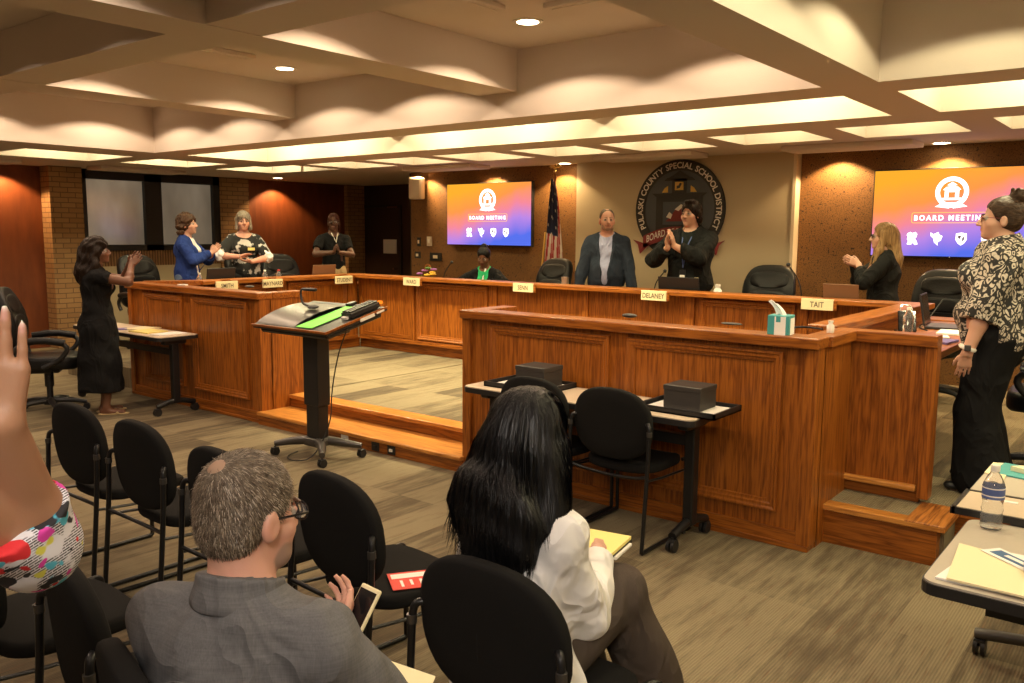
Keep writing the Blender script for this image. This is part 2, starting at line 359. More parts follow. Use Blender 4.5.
# ------------------------------------------------------------------ smooth bodies: distance fields polygonised by surface nets
A = lambda *p: np.array(p, dtype=np.float32)
def nrm(v): v = np.asarray(v, dtype=np.float32); return v / (np.linalg.norm(v) + 1e-9)
from mathutils.bvhtree import BVHTree
class Field:
    def __init__(s): s.pr = []
    def add(s, fn, lo, hi, k=.012, col=None, op='add'): s.pr.append((fn, np.minimum(lo, hi), np.maximum(lo, hi), k, col, op)); return s
    def cap(s, a, b, ra, rb=None, k=.012, col=None, op='add', ax=None, flat=1.0):
        a, b = A(*a), A(*b); rb = ra if rb is None else rb; d = b - a; dd = float(d @ d) + 1e-9
        X = None if ax is None else nrm(ax)
        def fn(p):
            v = p - a; t = np.clip((v @ d) / dd, 0, 1); w = v - t[..., None] * d; r = ra + (rb - ra) * t
            if X is not None:
                c = w @ X; w = w + X * (c * (1 / flat - 1))[..., None]; return (np.sqrt((w * w).sum(-1)) - r) * (flat * .5 + .5)
            return np.sqrt((w * w).sum(-1)) - r
        m = max(ra, rb); return s.add(fn, np.minimum(a, b) - m, np.maximum(a, b) + m, k, col, op)
    def ell(s, c, r, R=None, k=.012, col=None, op='add'):
        c = A(*c); r = A(*r); Rm = np.eye(3, dtype=np.float32) if R is None else np.array(R, dtype=np.float32)
        def fn(p):
            q = (p - c) @ Rm; k0 = np.sqrt(((q / r) ** 2).sum(-1)); k1 = np.sqrt(((q / (r * r)) ** 2).sum(-1)) + 1e-6
            return k0 * (k0 - 1) / k1
        e = np.abs(Rm) @ r; return s.add(fn, c - e, c + e, k, col, op)
    def tor(s, a, b, wa, wb, X, Y, k=.03, col=None):
        """elliptical section swept from a to b; wa, wb = (half width along X, half depth along Y)"""
        a, b = A(*a), A(*b); d = b - a; L = np.linalg.norm(d); Z = d / L; X, Y = nrm(X), nrm(Y)
        def fn(p):
            v = p - a; h = v @ Z; t = np.clip(h / L, 0, 1); w = wa[0] + (wb[0] - wa[0]) * t; e = wa[1] + (wb[1] - wa[1]) * t; o = h - t * L
            m = np.minimum(w, e); return (np.sqrt((v @ X / w) ** 2 + (v @ Y / e) ** 2 + (o / m) ** 2) - 1) * m
        m = max(*wa, *wb); return s.add(fn, np.minimum(a, b) - m, np.maximum(a, b) + m, k, col)
    def half(s, p, n, k=.004, box=None):
        """cut away the side the normal n points to, inside box (centre, radius) if given"""
        p, n = A(*p), nrm(n)
        def fn(q): return -((q - p) @ n)
        if box is None: lo, hi = A(-9, -9, -9), A(9, 9, 9)
        else: c, r = A(*box[0]), box[1]; lo, hi = c - r, c + r
        return s.add(fn, lo, hi, k, None, 'cut' if box is None else 'cutbox')
    def mesh(s, name, vox, mat, parent=None, noise=None, smooth=1):
        lo = np.min([p[1] for p in s.pr if p[5] == 'add'], axis=0) - 4 * vox; hi = np.max([p[2] for p in s.pr if p[5] == 'add'], axis=0) + 4 * vox
        n = np.ceil((hi - lo) / vox).astype(int) + 1; D = np.full(n, .06, np.float32)
        ax = [lo[i] + vox * np.arange(n[i], dtype=np.float32) for i in range(3)]
        for fn, a, b, k, col, op in s.pr:
            m = k + 2.5 * vox; i0 = np.clip(np.floor((a - m - lo) / vox).astype(int), 0, n); i1 = np.clip(np.ceil((b + m - lo) / vox).astype(int) + 1, 0, n)
            if (i1 <= i0).any(): continue
            sl = tuple(slice(x, y) for x, y in zip(i0, i1))
            P = np.stack(np.meshgrid(*[ax[i][sl[i]] for i in range(3)], indexing='ij'), -1); f = fn(P).astype(np.float32); d = D[sl]
            if op == 'add': h = np.maximum(k - np.abs(d - f), 0) / k; D[sl] = np.minimum(d, f) - h * h * k * .25
            else: f = -f; h = np.maximum(k - np.abs(d - f), 0) / k; D[sl] = np.maximum(d, f) + h * h * k * .25
        neg = D < 0; N = tuple(x - 1 for x in n); cnt = np.zeros(N, np.uint8); cor = [(i, j, k) for i in (0, 1) for j in (0, 1) for k in (0, 1)]
        for i, j, k in cor: cnt += neg[i:N[0] + i, j:N[1] + j, k:N[2] + k]
        act = (cnt > 0) & (cnt < 8); idx = np.full(N, -1, np.int64); cells = np.argwhere(act); idx[act] = np.arange(len(cells))
        acc = np.zeros((len(cells), 3)); num = np.zeros(len(cells))
        for a in cor:
            for x in range(3):
                if a[x]: continue
                b = list(a); b[x] = 1; ca, cb = cells + a, cells + b; da = D[tuple(ca.T)]; db = D[tuple(cb.T)]; cr = (da < 0) != (db < 0)
                t = (da / (da - db + 1e-12))[cr]; q = np.tile(np.array(a, float), (cr.sum(), 1)); q[:, x] += t; acc[cr] += q; num[cr] += 1
        vs = lo + vox * (cells + acc / num[:, None]); fs = []
        for x in range(3):
            y, z = (x + 1) % 3, (x + 2) % 3
            sa = [slice(1, -1)] * 3; sb = [slice(1, -1)] * 3; sa[x] = slice(0, -1); sb[x] = slice(1, None)
            na, nb = neg[tuple(sa)], neg[tuple(sb)]; e = np.argwhere(na != nb); off = np.array([1, 1, 1]); off[x] = 0; e = e + off
            flip = nb[na != nb]
            def at(dy, dz):
                q = e.copy(); q[:, y] += dy; q[:, z] += dz; return idx[tuple(q.T)]
            Q = np.stack([at(-1, -1), at(0, -1), at(0, 0), at(-1, 0)], 1); Q[flip] = Q[flip][:, ::-1]; fs.append(Q)
        fs = np.concatenate(fs); fs = fs[(fs >= 0).all(1)]
        for _ in range(smooth):
            sm = np.zeros_like(vs); c = np.zeros(len(vs))
            for i in range(4):
                u, w = fs[:, i], fs[:, (i + 1) % 4]; np.add.at(sm, u, vs[w]); np.add.at(c, u, 1)
            vs = vs * .5 + .5 * sm / np.maximum(c, 1)[:, None]
        if noise is not None: vs = noise(vs)
        me = bpy.data.meshes.new(name); me.vertices.add(len(vs)); me.vertices.foreach_set('co', vs.astype(np.float32).ravel())
        me.loops.add(fs.size); me.loops.foreach_set('vertex_index', fs.astype(np.int32).ravel()); me.polygons.add(len(fs))
        me.polygons.foreach_set('loop_start', np.arange(0, fs.size, 4, dtype=np.int32)); me.polygons.foreach_set('use_smooth', np.ones(len(fs), bool)); me.update(); me.validate()
        cols = [(p[0], p[4]) for p in s.pr if p[4] is not None]
        if cols:
            P = vs.astype(np.float32); W = np.zeros(len(P)); C = np.zeros((len(P), 3)); dm = np.stack([f(P) for f, _ in cols]); dm -= dm.min(0)
            for d, (_, c) in zip(dm, cols): w = np.exp(-d / .0012); W += w; C += w[:, None] * np.array(c)
            C = np.concatenate([C / W[:, None], np.ones((len(P), 1))], 1).astype(np.float32)
            at_ = me.color_attributes.new('Col', 'FLOAT_COLOR', 'POINT'); at_.data.foreach_set('color', C.ravel())
        return link(name, me, mat, parent)
def wavy(amp, fx, fz):
    def f(v):
        d = amp * (np.sin(v[:, 2] * fz + 3 * np.sin(v[:, 0] * fx)) * np.cos(v[:, 0] * fx * 1.3 + v[:, 1] * fx))
        c = v.mean(0); r = v - c; r[:, 2] *= .3; r /= np.linalg.norm(r, axis=1)[:, None] + 1e-6; return v + r * d[:, None]
    return f
def folds(amp=.004, f=26):
    def g(v):
        d = amp * (np.sin(v[:, 2] * f + 2.2 * np.sin(v[:, 0] * f * .6) + 1.5 * np.sin(v[:, 1] * f * .5)) + .6 * np.sin(v[:, 0] * f * .9 - v[:, 2] * f * .7 + v[:, 1] * f * .4))
        c = v.mean(0); r = v - c; r[:, 2] *= .15; r /= np.linalg.norm(r, axis=1)[:, None] + 1e-6; return v + r * d[:, None]
    return g
def ik(S_, W, l1, l2, pole):
    S_, W = A(*S_), A(*W); d = W - S_; L = min(np.linalg.norm(d), (l1 + l2) * .999); u = nrm(d); a = (l1 * l1 - l2 * l2 + L * L) / (2 * L); h = math.sqrt(max(l1 * l1 - a * a, 1e-6))
    pl = A(*pole); pl = nrm(pl - u * float(pl @ u)); return S_ + u * a + pl * h, S_ + u * L
TONES = {'fair': (.56, .31, .215), 'pink': (.62, .33, .24), 'olive': (.52, .30, .19), 'brown': (.15, .062, .032), 'dark': (.095, .040, .022), 'tan': (.40, .21, .12)}
class Fig:
    def __init__(s, name, label, pos, yaw, h, tone='fair', fem=False, girth=1.0, lean=0, head=(0, 0, 0), pz=None, sit=False, arms=None, legs=None, vox=.007, belly=0, hairc=(.03, .02, .015), group=None, hsc=1.0, sw=None, turn=0, sht=.435):
        s.k = k = h / 1.75; s.tone = TONES[tone]; s.fem = fem; s.g = girth; s.vox = vox; s.belly = belly; s.hairc = hairc
        s.root = thing(name, label, 'person', pos, math.radians(yaw), group)
        s.yaw = math.radians(yaw); s.pos = pos
        ln = math.radians(lean); s.up = A(0, math.sin(ln), math.cos(ln)); tw = math.radians(turn)
        s.X = A(math.cos(tw), math.sin(tw), 0); s.Y = nrm(np.cross(s.up, s.X))
        s.P = A(0, 0, pz if pz is not None else .935 * k); s.hw = (.165 if fem else .168) * k * girth
        s.sw = (sw or (.152 if fem else .180)) * k
        s.sp = lambda t: s.P + s.up * (t * k)
        s.N = s.sp(.53); s.Sh = {sd: s.sp(sht) + s.X * (s.sw * g) for sd, g in (('L', -1), ('R', 1))}
        hy, hp, hr = (math.radians(x) for x in head); R = (Matrix.Rotation(hy, 3, 'Z') @ Matrix.Rotation(hp, 3, 'X') @ Matrix.Rotation(hr, 3, 'Y')); s.R = np.array(R, dtype=np.float32)
        s.hk = k * hsc * 1.02; s.H = s.sp(.675) + s.Y * (.028 * k)
        s.el, s.wr, s.hand = {}, {}, {}
        for sd in 'LR':
            W, pole, F, Nn, curl = arms[sd]; e, w = ik(s.Sh[sd], W, .295 * k, .262 * k, pole); s.el[sd], s.wr[sd] = e, w; s.hand[sd] = (F, Nn, curl)
        s.hip = {sd: s.P + s.X * (g * .088 * k * (1 + (girth - 1) * .5)) + A(0, 0, -.03 * k) for sd, g in (('L', -1), ('R', 1))}
        s.kn, s.an = {}, {}; s.foot = {}
        for sd in 'LR':
            Fp, pole, fd = legs[sd]; kk, a = ik(s.hip[sd], Fp, .418 * k, .412 * k, pole); s.kn[sd], s.an[sd] = kk, a; s.foot[sd] = nrm(fd)
    def hp(s, *p): return s.H + s.R @ (A(*p) * s.hk)
    def stations(s):
        g, k, f = s.g, s.k, s.fem
        st = [(-.06, .150, .105), (0, .168, .118), (.10, .150 if f else .152, .108), (.20, .132 if f else .150, .100), (.33, .146 if f else .168, .112), (.415, .142 if f else .166, .098), (.465, .110 if f else .120, .076), (.52, .058, .056)]
        return [(t, w * g * k, d * g * k) for t, w, d in st]
    def torso(s, F, e=0, t0=-.1, t1=9, k=.03, col=None, bust=True):
        st = [x for x in s.stations() if t0 <= x[0] <= t1]
        for (ta, wa, da), (tb, wb, db) in zip(st, st[1:]): F.tor(s.sp(ta), s.sp(tb), (wa + e, da + e), (wb + e, db + e), s.X, s.Y, k, col)
        if s.belly and t0 < .1: F.ell(s.sp(.11) + s.Y * (.05 * s.k), ((.15 * s.g + e) * s.k, (.10 + s.belly + e) * s.k, (.17 + e) * s.k), None, .05, col)
        if s.fem and bust and t1 > .35:
            for g in (-1, 1): F.ell(s.sp(.335) + s.X * (g * .066 * s.k * s.g) + s.Y * (.085 * s.k * s.g), (.062 * s.k * s.g + e,) * 3, None, .04, col)
        for sd in 'LR': F.cap(s.sp(.425), s.Sh[sd], .058 * s.k + e * .7, .050 * s.k * (.7 + .3 * s.g) + e * .7, .03, col); F.cap(s.sp(.50), s.Sh[sd] + s.up * .008, .044 * s.k + e * .6, .042 * s.k + e * .6, .04, col)
        return s
    def arm(s, F, sd, e=0, upto=2.0, k=.02, col=None, r=(.052, .041, .035, .028), fore0=0):
        """upto: 0..1 upper arm, 1..2 forearm"""
        q = s.k * (.75 + .25 * s.g); S_, E, W = s.Sh[sd], s.el[sd], s.wr[sd]; u = min(upto, 1); B = S_ + (E - S_) * u
        F.cap(S_, B, r[0] * q + e, (r[0] + (r[1] - r[0]) * u) * q + e, k, col)
        if upto > 1:
            u = upto - 1; B = E + (W - E) * u; M_ = E + (W - E) * min(u, .35)
            F.cap(E, M_, r[1] * q + e, (r[1] * .98) * q + e, k, col)
            if u > .35: F.cap(M_, B, r[1] * .98 * q + e, (r[1] + (r[3] - r[1]) * u) * q + e, k, col)
    def leg(s, F, sd, e=0, upto=2.0, k=.02, col=None, r=(.086, .058, .036)):
        q = s.k * (.7 + .3 * s.g); H_, K, N_ = s.hip[sd], s.kn[sd], s.an[sd]; u = min(upto, 1); B = H_ + (K - H_) * u
        F.cap(H_, B, r[0] * q + e, (r[0] + (r[1] - r[0]) * u) * q + e, k, col)
        if upto > 1: u = upto - 1; F.cap(K, K + (N_ - K) * u, r[1] * q + e, (r[1] + (r[2] - r[1]) * u) * q + e, k, col)
    def hands(s, F, sd, col=None, nails=None):
        Fd, Nn, cu = s.hand[sd]; F_ = nrm(Fd); N_ = A(*Nn); N_ = nrm(N_ - F_ * float(F_ @ N_)); T = nrm(np.cross(F_, N_)) * (1 if sd == 'R' else -1)
        W = s.wr[sd]; k = s.k * (.94 if s.fem else 1.0); m = lambda f, t, n=0: W + F_ * (f * k) + T * (t * k) + N_ * (n * k); c = col or s.tone
        for i in range(4):
            t = .030 - .0205 * i; F.cap(m(.0, t * .45), m(.088 - .004 * abs(i - 1), t), .0145 * k, .0115 * k, .012, c)
            a = math.radians(cu * .55); p = m(.088 - .004 * abs(i - 1), t); L = (.078, .086, .080, .062)[i] * k; r = (.0092, .0094, .0090, .0080)[i] * k; sp_ = (1.5 - i) * (.02 if nails else .045)
            for j, fr in enumerate((.46, .30, .24)):
                d = F_ * math.cos(a) + N_ * math.sin(a) + T * sp_; q = p + nrm(d) * (L * fr); F.cap(p, q, r, r * .9, .004, c)
                if nails and j == 2: F.cap(p + nrm(d) * L * .11 - N_ * r * .66, q + nrm(d) * r * .15 - N_ * r * .60, r * .62, r * .60, .001, nails[0]); F.cap(q + nrm(d) * r * .62 - N_ * r * .52, q + nrm(d) * r * 1.0 - N_ * r * .46, r * .58, r * .50, .001, nails[1])
                p = q; r *= .9; a += math.radians(cu)
        F.cap(m(.012, .012, .004), m(.042, .040, .012), .016 * k, .012 * k, .012, c); F.cap(m(.042, .040, .012), m(.070, .053, .018), .0115 * k, .0100 * k, .006, c); F.cap(m(.070, .053, .018), m(.096, .056, .024), .0098 * k, .0080 * k, .004, c)
    def face(s, F, beard=None, brow=None, lip=None, smile=0):
        c = s.tone; h = s.hp; R = s.R; q = s.hk; sc = lambda *r: tuple(x * q for x in r)
        F.ell(h(0, -.014, .036), sc(.076, .097, .086), R, .02, c); F.ell(h(0, .028, -.040), sc(.060, .070, .078), R, .03, c)
        F.ell(h(0, .070, -.094), sc(.026, .022, .020), R, .02, beard or c)
        for g in (-1, 1):
            F.ell(h(g * .042, .050, -.028), sc(.026, .030, .026), R, .02, c)
            if beard: F.ell(h(g * .040, .052, -.074), sc(.024, .026, .034), R, .012, beard)
            F.ell(h(g * .032, .105, .004), sc(.020, .020, .013), R, .010, None, 'sub')
            F.ell(h(g * .031, .080, .004), sc(.0130, .0125, .0105), R, .003, (.36, .32, .29)); F.ell(h(g * .031, .0885, .004), sc(.0080, .0070, .0080), R, .001, (.02, .012, .008))
            F.cap(h(g * .020, .0945, .014), h(g * .044, .084, .011), .0042 * q, .0036 * q, .003, c)
            F.cap(h(g * .013, .099, .026), h(g * .048, .087, .027), .0055 * q, .0042 * q, .004, brow or s.hairc)
            F.ell(h(g * .079, -.008, -.010), sc(.012, .021, .033), R, .008, c); F.ell(h(g * .090, -.003, -.008), sc(.005, .010, .018), R, .006, None, 'sub')
        F.cap(h(0, .094, .010), h(0, .114, -.030), .0085 * q, .0125 * q, .010, c); F.ell(h(.012, .104, -.034), sc(.009, .010, .008), R, .006, c); F.ell(h(-.012, .104, -.034), sc(.009, .010, .008), R, .006, c)
        lp = lip or tuple(min(1, x * y) for x, y in zip(c, (1.0, .62, .62)))
        F.cap(h(-.022, .084, -.058 + smile), h(0, .0955, -.060), .0048 * q, .0062 * q, .004, lp); F.cap(h(.022, .084, -.058 + smile), h(0, .0955, -.060), .0048 * q, .0062 * q, .004, lp)
        F.cap(h(-.017, .085, -.067 + smile * .5), h(.017, .085, -.067 + smile * .5), .0062 * q, None, .004, lp)
        if smile > 0: F.cap(h(-.014, .0945, -.0630 + smile * .4), h(.014, .0945, -.0630 + smile * .4), .0030 * q, None, .002, (.75, .72, .66))
        if beard: F.cap(h(-.024, .086, -.056), h(.024, .086, -.056), .008 * q, None, .005, beard)
        F.cap(s.hp(0, -.022, -.060), s.N - s.up * .02, (.050 if s.fem else .058) * q, (.056 if s.fem else .066) * q, .025, c)
    def body(s, feet=True, **kw):
        F = Field(); s.torso(F, 0, col=s.tone)
        for sd in 'LR':
            s.arm(F, sd, col=s.tone); s.leg(F, sd, col=s.tone); s.hands(F, sd, nails=kw.get('nails'))
            if feet: a, f = s.an[sd], s.foot[sd]; F.cap(a + A(0, 0, -.01), a + f * .02 + A(0, 0, -.045), .036 * s.k, .034 * s.k, .02, s.tone); F.cap(a - f * .03 + A(0, 0, -.05), a + f * (.15 * s.k) + A(0, 0, -.062), .033 * s.k, .026 * s.k, .02, s.tone)
        kw.pop('nails', None); s.face(F, **kw); s.bodyobj = F.mesh('body', s.vox, 'skin', s.root); return s
    # ---- clothing, each its own mesh
    def top(s, name, mat, e=.012, sleeve=2.0, hem=-.06, cuff=.012, open_v=0, neck=.075, extra=None, vox=None, fold=.004, t1=9, nz=None, ak=.010):
        F = Field(); s.torso(F, e, t0=-.07 if hem < .02 else -.01, t1=t1)
        if extra: extra(F)
        F.half(s.sp(hem), -s.up)
        for sd in 'LR':
            if sleeve:
                s.arm(F, sd, e + cuff, sleeve, k=ak); S0, E0, W0 = s.Sh[sd], s.el[sd], s.wr[sd]
                B, dr = (S0 + (E0 - S0) * sleeve, E0 - S0) if sleeve <= 1 else (E0 + (W0 - E0) * (sleeve - 1), W0 - E0)
                F.half(B, dr, .004, (B + nrm(dr) * .06, .085))
        F.cap(s.N - s.up * .012 + s.Y * .018, s.hp(0, 0, -.02), neck * s.k, neck * 1.05 * s.k, .006, None, 'sub')
        if open_v:
            p = s.sp(open_v); F.cap(p + s.Y * .19, s.N + s.Y * .12, .028, .085, .006, None, 'sub')
            if open_v > -.2: pass
        o = F.mesh(name, vox or s.vox * 1.1, mat, s.root, nz or (folds(fold) if fold else None)); return o
    def lapels(s, jacket, mat, t0, w=.055):
        bv = BVHTree.FromPolygons([tuple(v_.co) for v_ in jacket.data.vertices], [tuple(q.vertices) for q in jacket.data.polygons])
        for g in (-1, 1):
            mb = MB(); rows = []
            for i in range(9):
                u = i / 8; t = .475 + (t0 - .475) * u; xi = .078 - .044 * u; wd = w * (1 - .85 * max(0, u - .25) / .75) * (.75 if u < .12 else 1); row = []
                for x in (xi, xi + wd * .5, xi + wd):
                    r = bv.find_nearest(V(s.sp(t) + s.X * (g * x * s.k) + s.Y * .20)); row.append(mb.bm.verts.new(r[0] + r[1] * .006))
                rows.append(row)
            for a, b in zip(rows, rows[1:]):
                for j in range(2): mb.bm.faces.new((a[j], a[j + 1], b[j + 1], b[j]))
            o = mb.build('lapel', mat, s.root, 60); m = o.modifiers.new('thickness', 'SOLIDIFY'); m.thickness = .006
    def pants(s, mat, e=.012, flare=.02, name='trousers', upto=1.97, vox=None, top=.08, r=(.088, .066, .052)):
        F = Field(); st = [x for x in s.stations() if x[0] <= .11]
        for (ta, wa, da), (tb, wb, db) in zip(st, st[1:]): F.tor(s.sp(ta), s.sp(tb), (wa + e, da + e), (wb + e, db + e), s.X, s.Y, .03)
        F.half(s.sp(top), s.up)
        for sd in 'LR': s.leg(F, sd, e, upto, .025, None, (r[0], r[1], r[2] + flare))
        return F.mesh(name, vox or s.vox * 1.2, mat, s.root, folds(.004, 20))
    def shoes(s, mat, name='shoe', h=.05):
        for sd in 'LR':
            F = Field(); a, f = s.an[sd], s.foot[sd]; b = a + A(0, 0, -.058)
            F.cap(b - f * .045 + A(0, 0, .012), b + f * .03 + A(0, 0, .012), .042, .044, .02); F.cap(b + f * .03, b + f * (.165 * s.k), .044, .034, .02, None, 'add', A(0, 0, 1), .72)
            F.cap(a + A(0, 0, -.02), b, .044, .045, .02); F.half(b + A(0, 0, -.030), A(0, 0, -1)); F.mesh(name, .006, mat, s.root)
    def hair(s, mat, build, vox=None, noise=None, name='hair'):
        F = Field(); build(F); return F.mesh(name, vox or s.vox, mat, s.root, noise)
    def cap_hair(s, F, e=.012, front=.075, low=-.03, face_r=(.062, .075, .085)):
        """skull cap of hair with the face opened"""
        q = s.hk; F.ell(s.hp(0, -.018, .040), ((.076 + e) * q, (.096 + e) * q, (.088 + e) * q), s.R, .02)
        F.ell(s.hp(0, -.05, low), ((.066 + e) * q, (.052 + e) * q, .06 * q), s.R, .03)
    def open_face(s, F, z=-.030, y=.085, r=(.066, .075, .092)):
        q = s.hk; F.ell(s.hp(0, y, z), tuple(x * q for x in r), s.R, .012, None, 'sub')
    def glasses(s, mat='black_gloss', r=.023, th=.0022, square=.8):
        h = s.hp; b = MB()
        for g in (-1, 1):
            b.tube([V(h(g * .033 + r * math.cos(a) * 1.1, .102 - .10 * abs(r * math.cos(a) * g) * .6, .004 + r * square * math.sin(a))) for a in [2 * PI * i / 14 for i in range(14)]], th, 6, 0, True)
            b.tube([V(h(g * .058, .098, .008)), V(h(g * .078, .085, .010)), V(h(g * .083, .0, .006)), V(h(g * .082, -.022, -.008))], th, 6)
        b.tube([V(h(-.009, .106, .008)), V(h(0, .110, .011)), V(h(.009, .106, .008))], th, 6)
        o = b.build('glasses', mat, s.root, 40); c = MB()
        for g in (-1, 1):
            R = Matrix(s.R.tolist()).to_4x4(); c.sph(h(g * .033, .1005, .004), (r * 1.05 * s.hk, .0012, r * square * s.hk), 12, R)
        c.build('lens', 'eyeglass_lens', o, 60); return o
    def to_world(s, p): c, q = math.cos(s.yaw), math.sin(s.yaw); return V((s.pos[0] + c * p[0] - q * p[1], s.pos[1] + q * p[0] + c * p[1], s.pos[2] + p[2]))
def strands(name, mat, parent, starts, path_fn, cols, width=.0012, segs=5):
    """many fine ribbons in one mesh; path_fn(i, p) gives the polyline and the ribbon side vector"""
    vs, fs, cc = [], [], []
    for i, p in enumerate(starts):
        pts, side = path_fn(i, p); b = len(vs); n = len(pts); col = cols[i % len(cols)]
        for j, q in enumerate(pts): w = width * (1 - .85 * j / (n - 1)); vs += [q - side * w, q + side * w]; cc += [col, col]
        for j in range(n - 1): k = b + 2 * j; fs.append((k, k + 1, k + 3, k + 2))
    me = bpy.data.meshes.new(name); me.from_pydata([tuple(map(float, v_)) for v_ in vs], [], fs); me.update()
    at_ = me.color_attributes.new('Col', 'FLOAT_COLOR', 'POINT'); at_.data.foreach_set('color', np.array([(*c, 1) for c in cc], np.float32).ravel())
    return link(name, me, mat, parent)
# ------------------------------------------------------------------ camera
F_PX, YAW, PIT, ROL, EYE = 856., math.radians(-38.354), math.radians(7.257), math.radians(.4156), 1.71
cam = bpy.data.cameras.new('camera'); cam.sensor_width = 36; cam.lens = F_PX / 1024 * 36; cam.clip_start = .05
co = bpy.data.objects.new('camera', cam); COL.objects.link(co); S.camera = co
fw = V((math.sin(YAW) * math.cos(PIT), math.cos(YAW) * math.cos(PIT), -math.sin(PIT))); rt = V((math.cos(YAW), -math.sin(YAW), 0)); up_ = rt.cross(fw)
r_ = rt * math.cos(ROL) + up_ * math.sin(ROL); u_ = -rt * math.sin(ROL) + up_ * math.cos(ROL)
co.matrix_world = Matrix(((r_.x, u_.x, -fw.x, 0), (r_.y, u_.y, -fw.y, 0), (r_.z, u_.z, -fw.z, EYE), (0, 0, 0, 1)))
# ------------------------------------------------------------------ room shell
PZ = .22; CZ = 2.60; CT = 3.11; WX0, WX1, WY0, WY1 = -13.0, 3.6, -4.2, 9.4
struct(MB().bb(WX0 - .3, WX1 + .3, WY0 - .3, 11.9, -.1, 0).build('floor', 'carpet'))
pl = MB(); pl.bb(-10.4, -6.42, 4.62, 9.4, 0, PZ); pl.bb(-6.40, -3.98, 4.95, 9.4, 0, PZ - .001); pl.bb(-3.98, -1.53, 4.62, 9.4, 0, PZ); pl.bb(-1.53, -.90, 4.80, 9.4, 0, PZ - .002); pl.bb(-.90, WX1, 5.10, 9.4, 0, PZ - .001)
struct(pl.build('floor_platform', 'carpet'))
def s_obj(name, mb, mat): return struct(mb.build(name, mat))
s_obj('trim_1', MB().bb(-6.40, -3.98, 4.46, 4.76, 0, .085).bb(-6.40, -3.98, 4.80, 4.84, .0, PZ - .03), 'oak_along_x')
s_obj('trim_2', MB().bb(-6.40, -3.98, 4.44, 4.80, .085, .115, .006), 'oak_tread')
s_obj('trim_3', MB().bb(-6.40, -3.98, 4.78, 4.96, PZ - .03, PZ + .004, .006), 'oak_tread')
s_obj('trim_4', MB().bb(-1.53, -.92, 4.72, 4.80, 0, PZ - .03), 'oak_along_x')
s_obj('trim_5', MB().bb(-1.53, -.90, 4.70, 4.80, PZ - .03, PZ + .003, .005), 'oak_tread')
s_obj('trim_6', MB().bb(-1.08, -.88, 4.70, 5.10, PZ - .028, PZ + .005, .005), 'oak_tread_y')
s_obj('trim_7', MB().bb(-.92, WX1, 5.06, 5.10, 0, PZ - .03).bb(-.92, WX1, 5.04, 5.14, PZ - .03, PZ + .003), 'oak_along_x')
# ceiling: one sheet with coffers sunk into it, plus the shallow cross beams
holes = []
XC = [(-9.57, -7.30), (-6.95, -4.60), (-4.22, -1.86)]
holes += [(-9.57, -1.86, -.9, 5.37), (-1.53, WX1, -.9, 5.37), (-9.57, -1.86, -4.2, -1.3), (-1.53, WX1, -4.2, -1.3), (-11.45, -10.3, -4.2, .9), (-11.45, -10.3, 1.3, 2.35), (-11.45, -10.3, 2.75, 3.85), (-11.45, -10.3, 4.25, 5.5)]
holes += [(-9.57, -1.86, 5.78, 6.92), (-1.53, WX1, 5.78, 6.92)]
x = -1.58
for i in range(8): holes.append((x - .88, x, 7.47, 8.34)); x -= 1.17
for i in range(4): holes.append((-1.28 + 1.17 * i, -.40 + 1.17 * i, 7.47, 8.34))
holes += [(-11.4, -10.3, -2 + 1.42 * i, -.95 + 1.42 * i) for i in range(0)] + [(-11.35, -10.35, 5.86, 6.85), (-11.35, -10.35, 7.3, 8.3)]
xs = sorted({WX0, WX1} | {v_ for h in holes for v_ in h[:2]}); ys = sorted({WY0, 11.9} | {v_ for h in holes for v_ in h[2:]})
inh = lambda cx, cy: any(h[0] < cx < h[1] and h[2] < cy < h[3] for h in holes)
H = [[inh((xs[i] + xs[i + 1]) / 2, (ys[j] + ys[j + 1]) / 2) for j in range(len(ys) - 1)] for i in range(len(xs) - 1)]
cb_, ct_ = MB(), MB()
def quad(mb, *p): mb.bm.faces.new([mb.bm.verts.new(q) for q in p])
for i in range(len(xs) - 1):
    for j in range(len(ys) - 1):
        x0, x1, y0, y1 = xs[i], xs[i + 1], ys[j], ys[j + 1]
        if H[i][j]: quad(ct_, (x0, y0, CT), (x0, y1, CT), (x1, y1, CT), (x1, y0, CT))
        else: quad(cb_, (x0, y0, CZ), (x0, y1, CZ), (x1, y1, CZ), (x1, y0, CZ))
        if i + 1 < len(xs) - 1 and H[i][j] != H[i + 1][j]: quad(ct_, (x1, y0, CZ), (x1, y1, CZ), (x1, y1, CT), (x1, y0, CT))
        if j + 1 < len(ys) - 1 and H[i][j] != H[i][j + 1]: quad(ct_, (x0, y1, CZ), (x1, y1, CZ), (x1, y1, CT), (x0, y1, CT))
mz = 2.795
for x0, x1 in ((-7.30, -6.95), (-4.60, -4.22), (1.0, 1.36)):
    for y0, y1 in ((-4.2, -1.3), (-.9, 5.37), (5.78, 6.92)): ct_.bb(x0, x1, y0, y1, mz, CT)
for x0, x1 in ((-9.57, -1.86), (-1.53, WX1)): ct_.bb(x0, x1, 2.69, 3.05, mz + .004, CT - .002)
s_obj('ceiling', ct_, 'ceiling_paint')
s_obj('ceiling_beams', cb_, 'beam_paint')
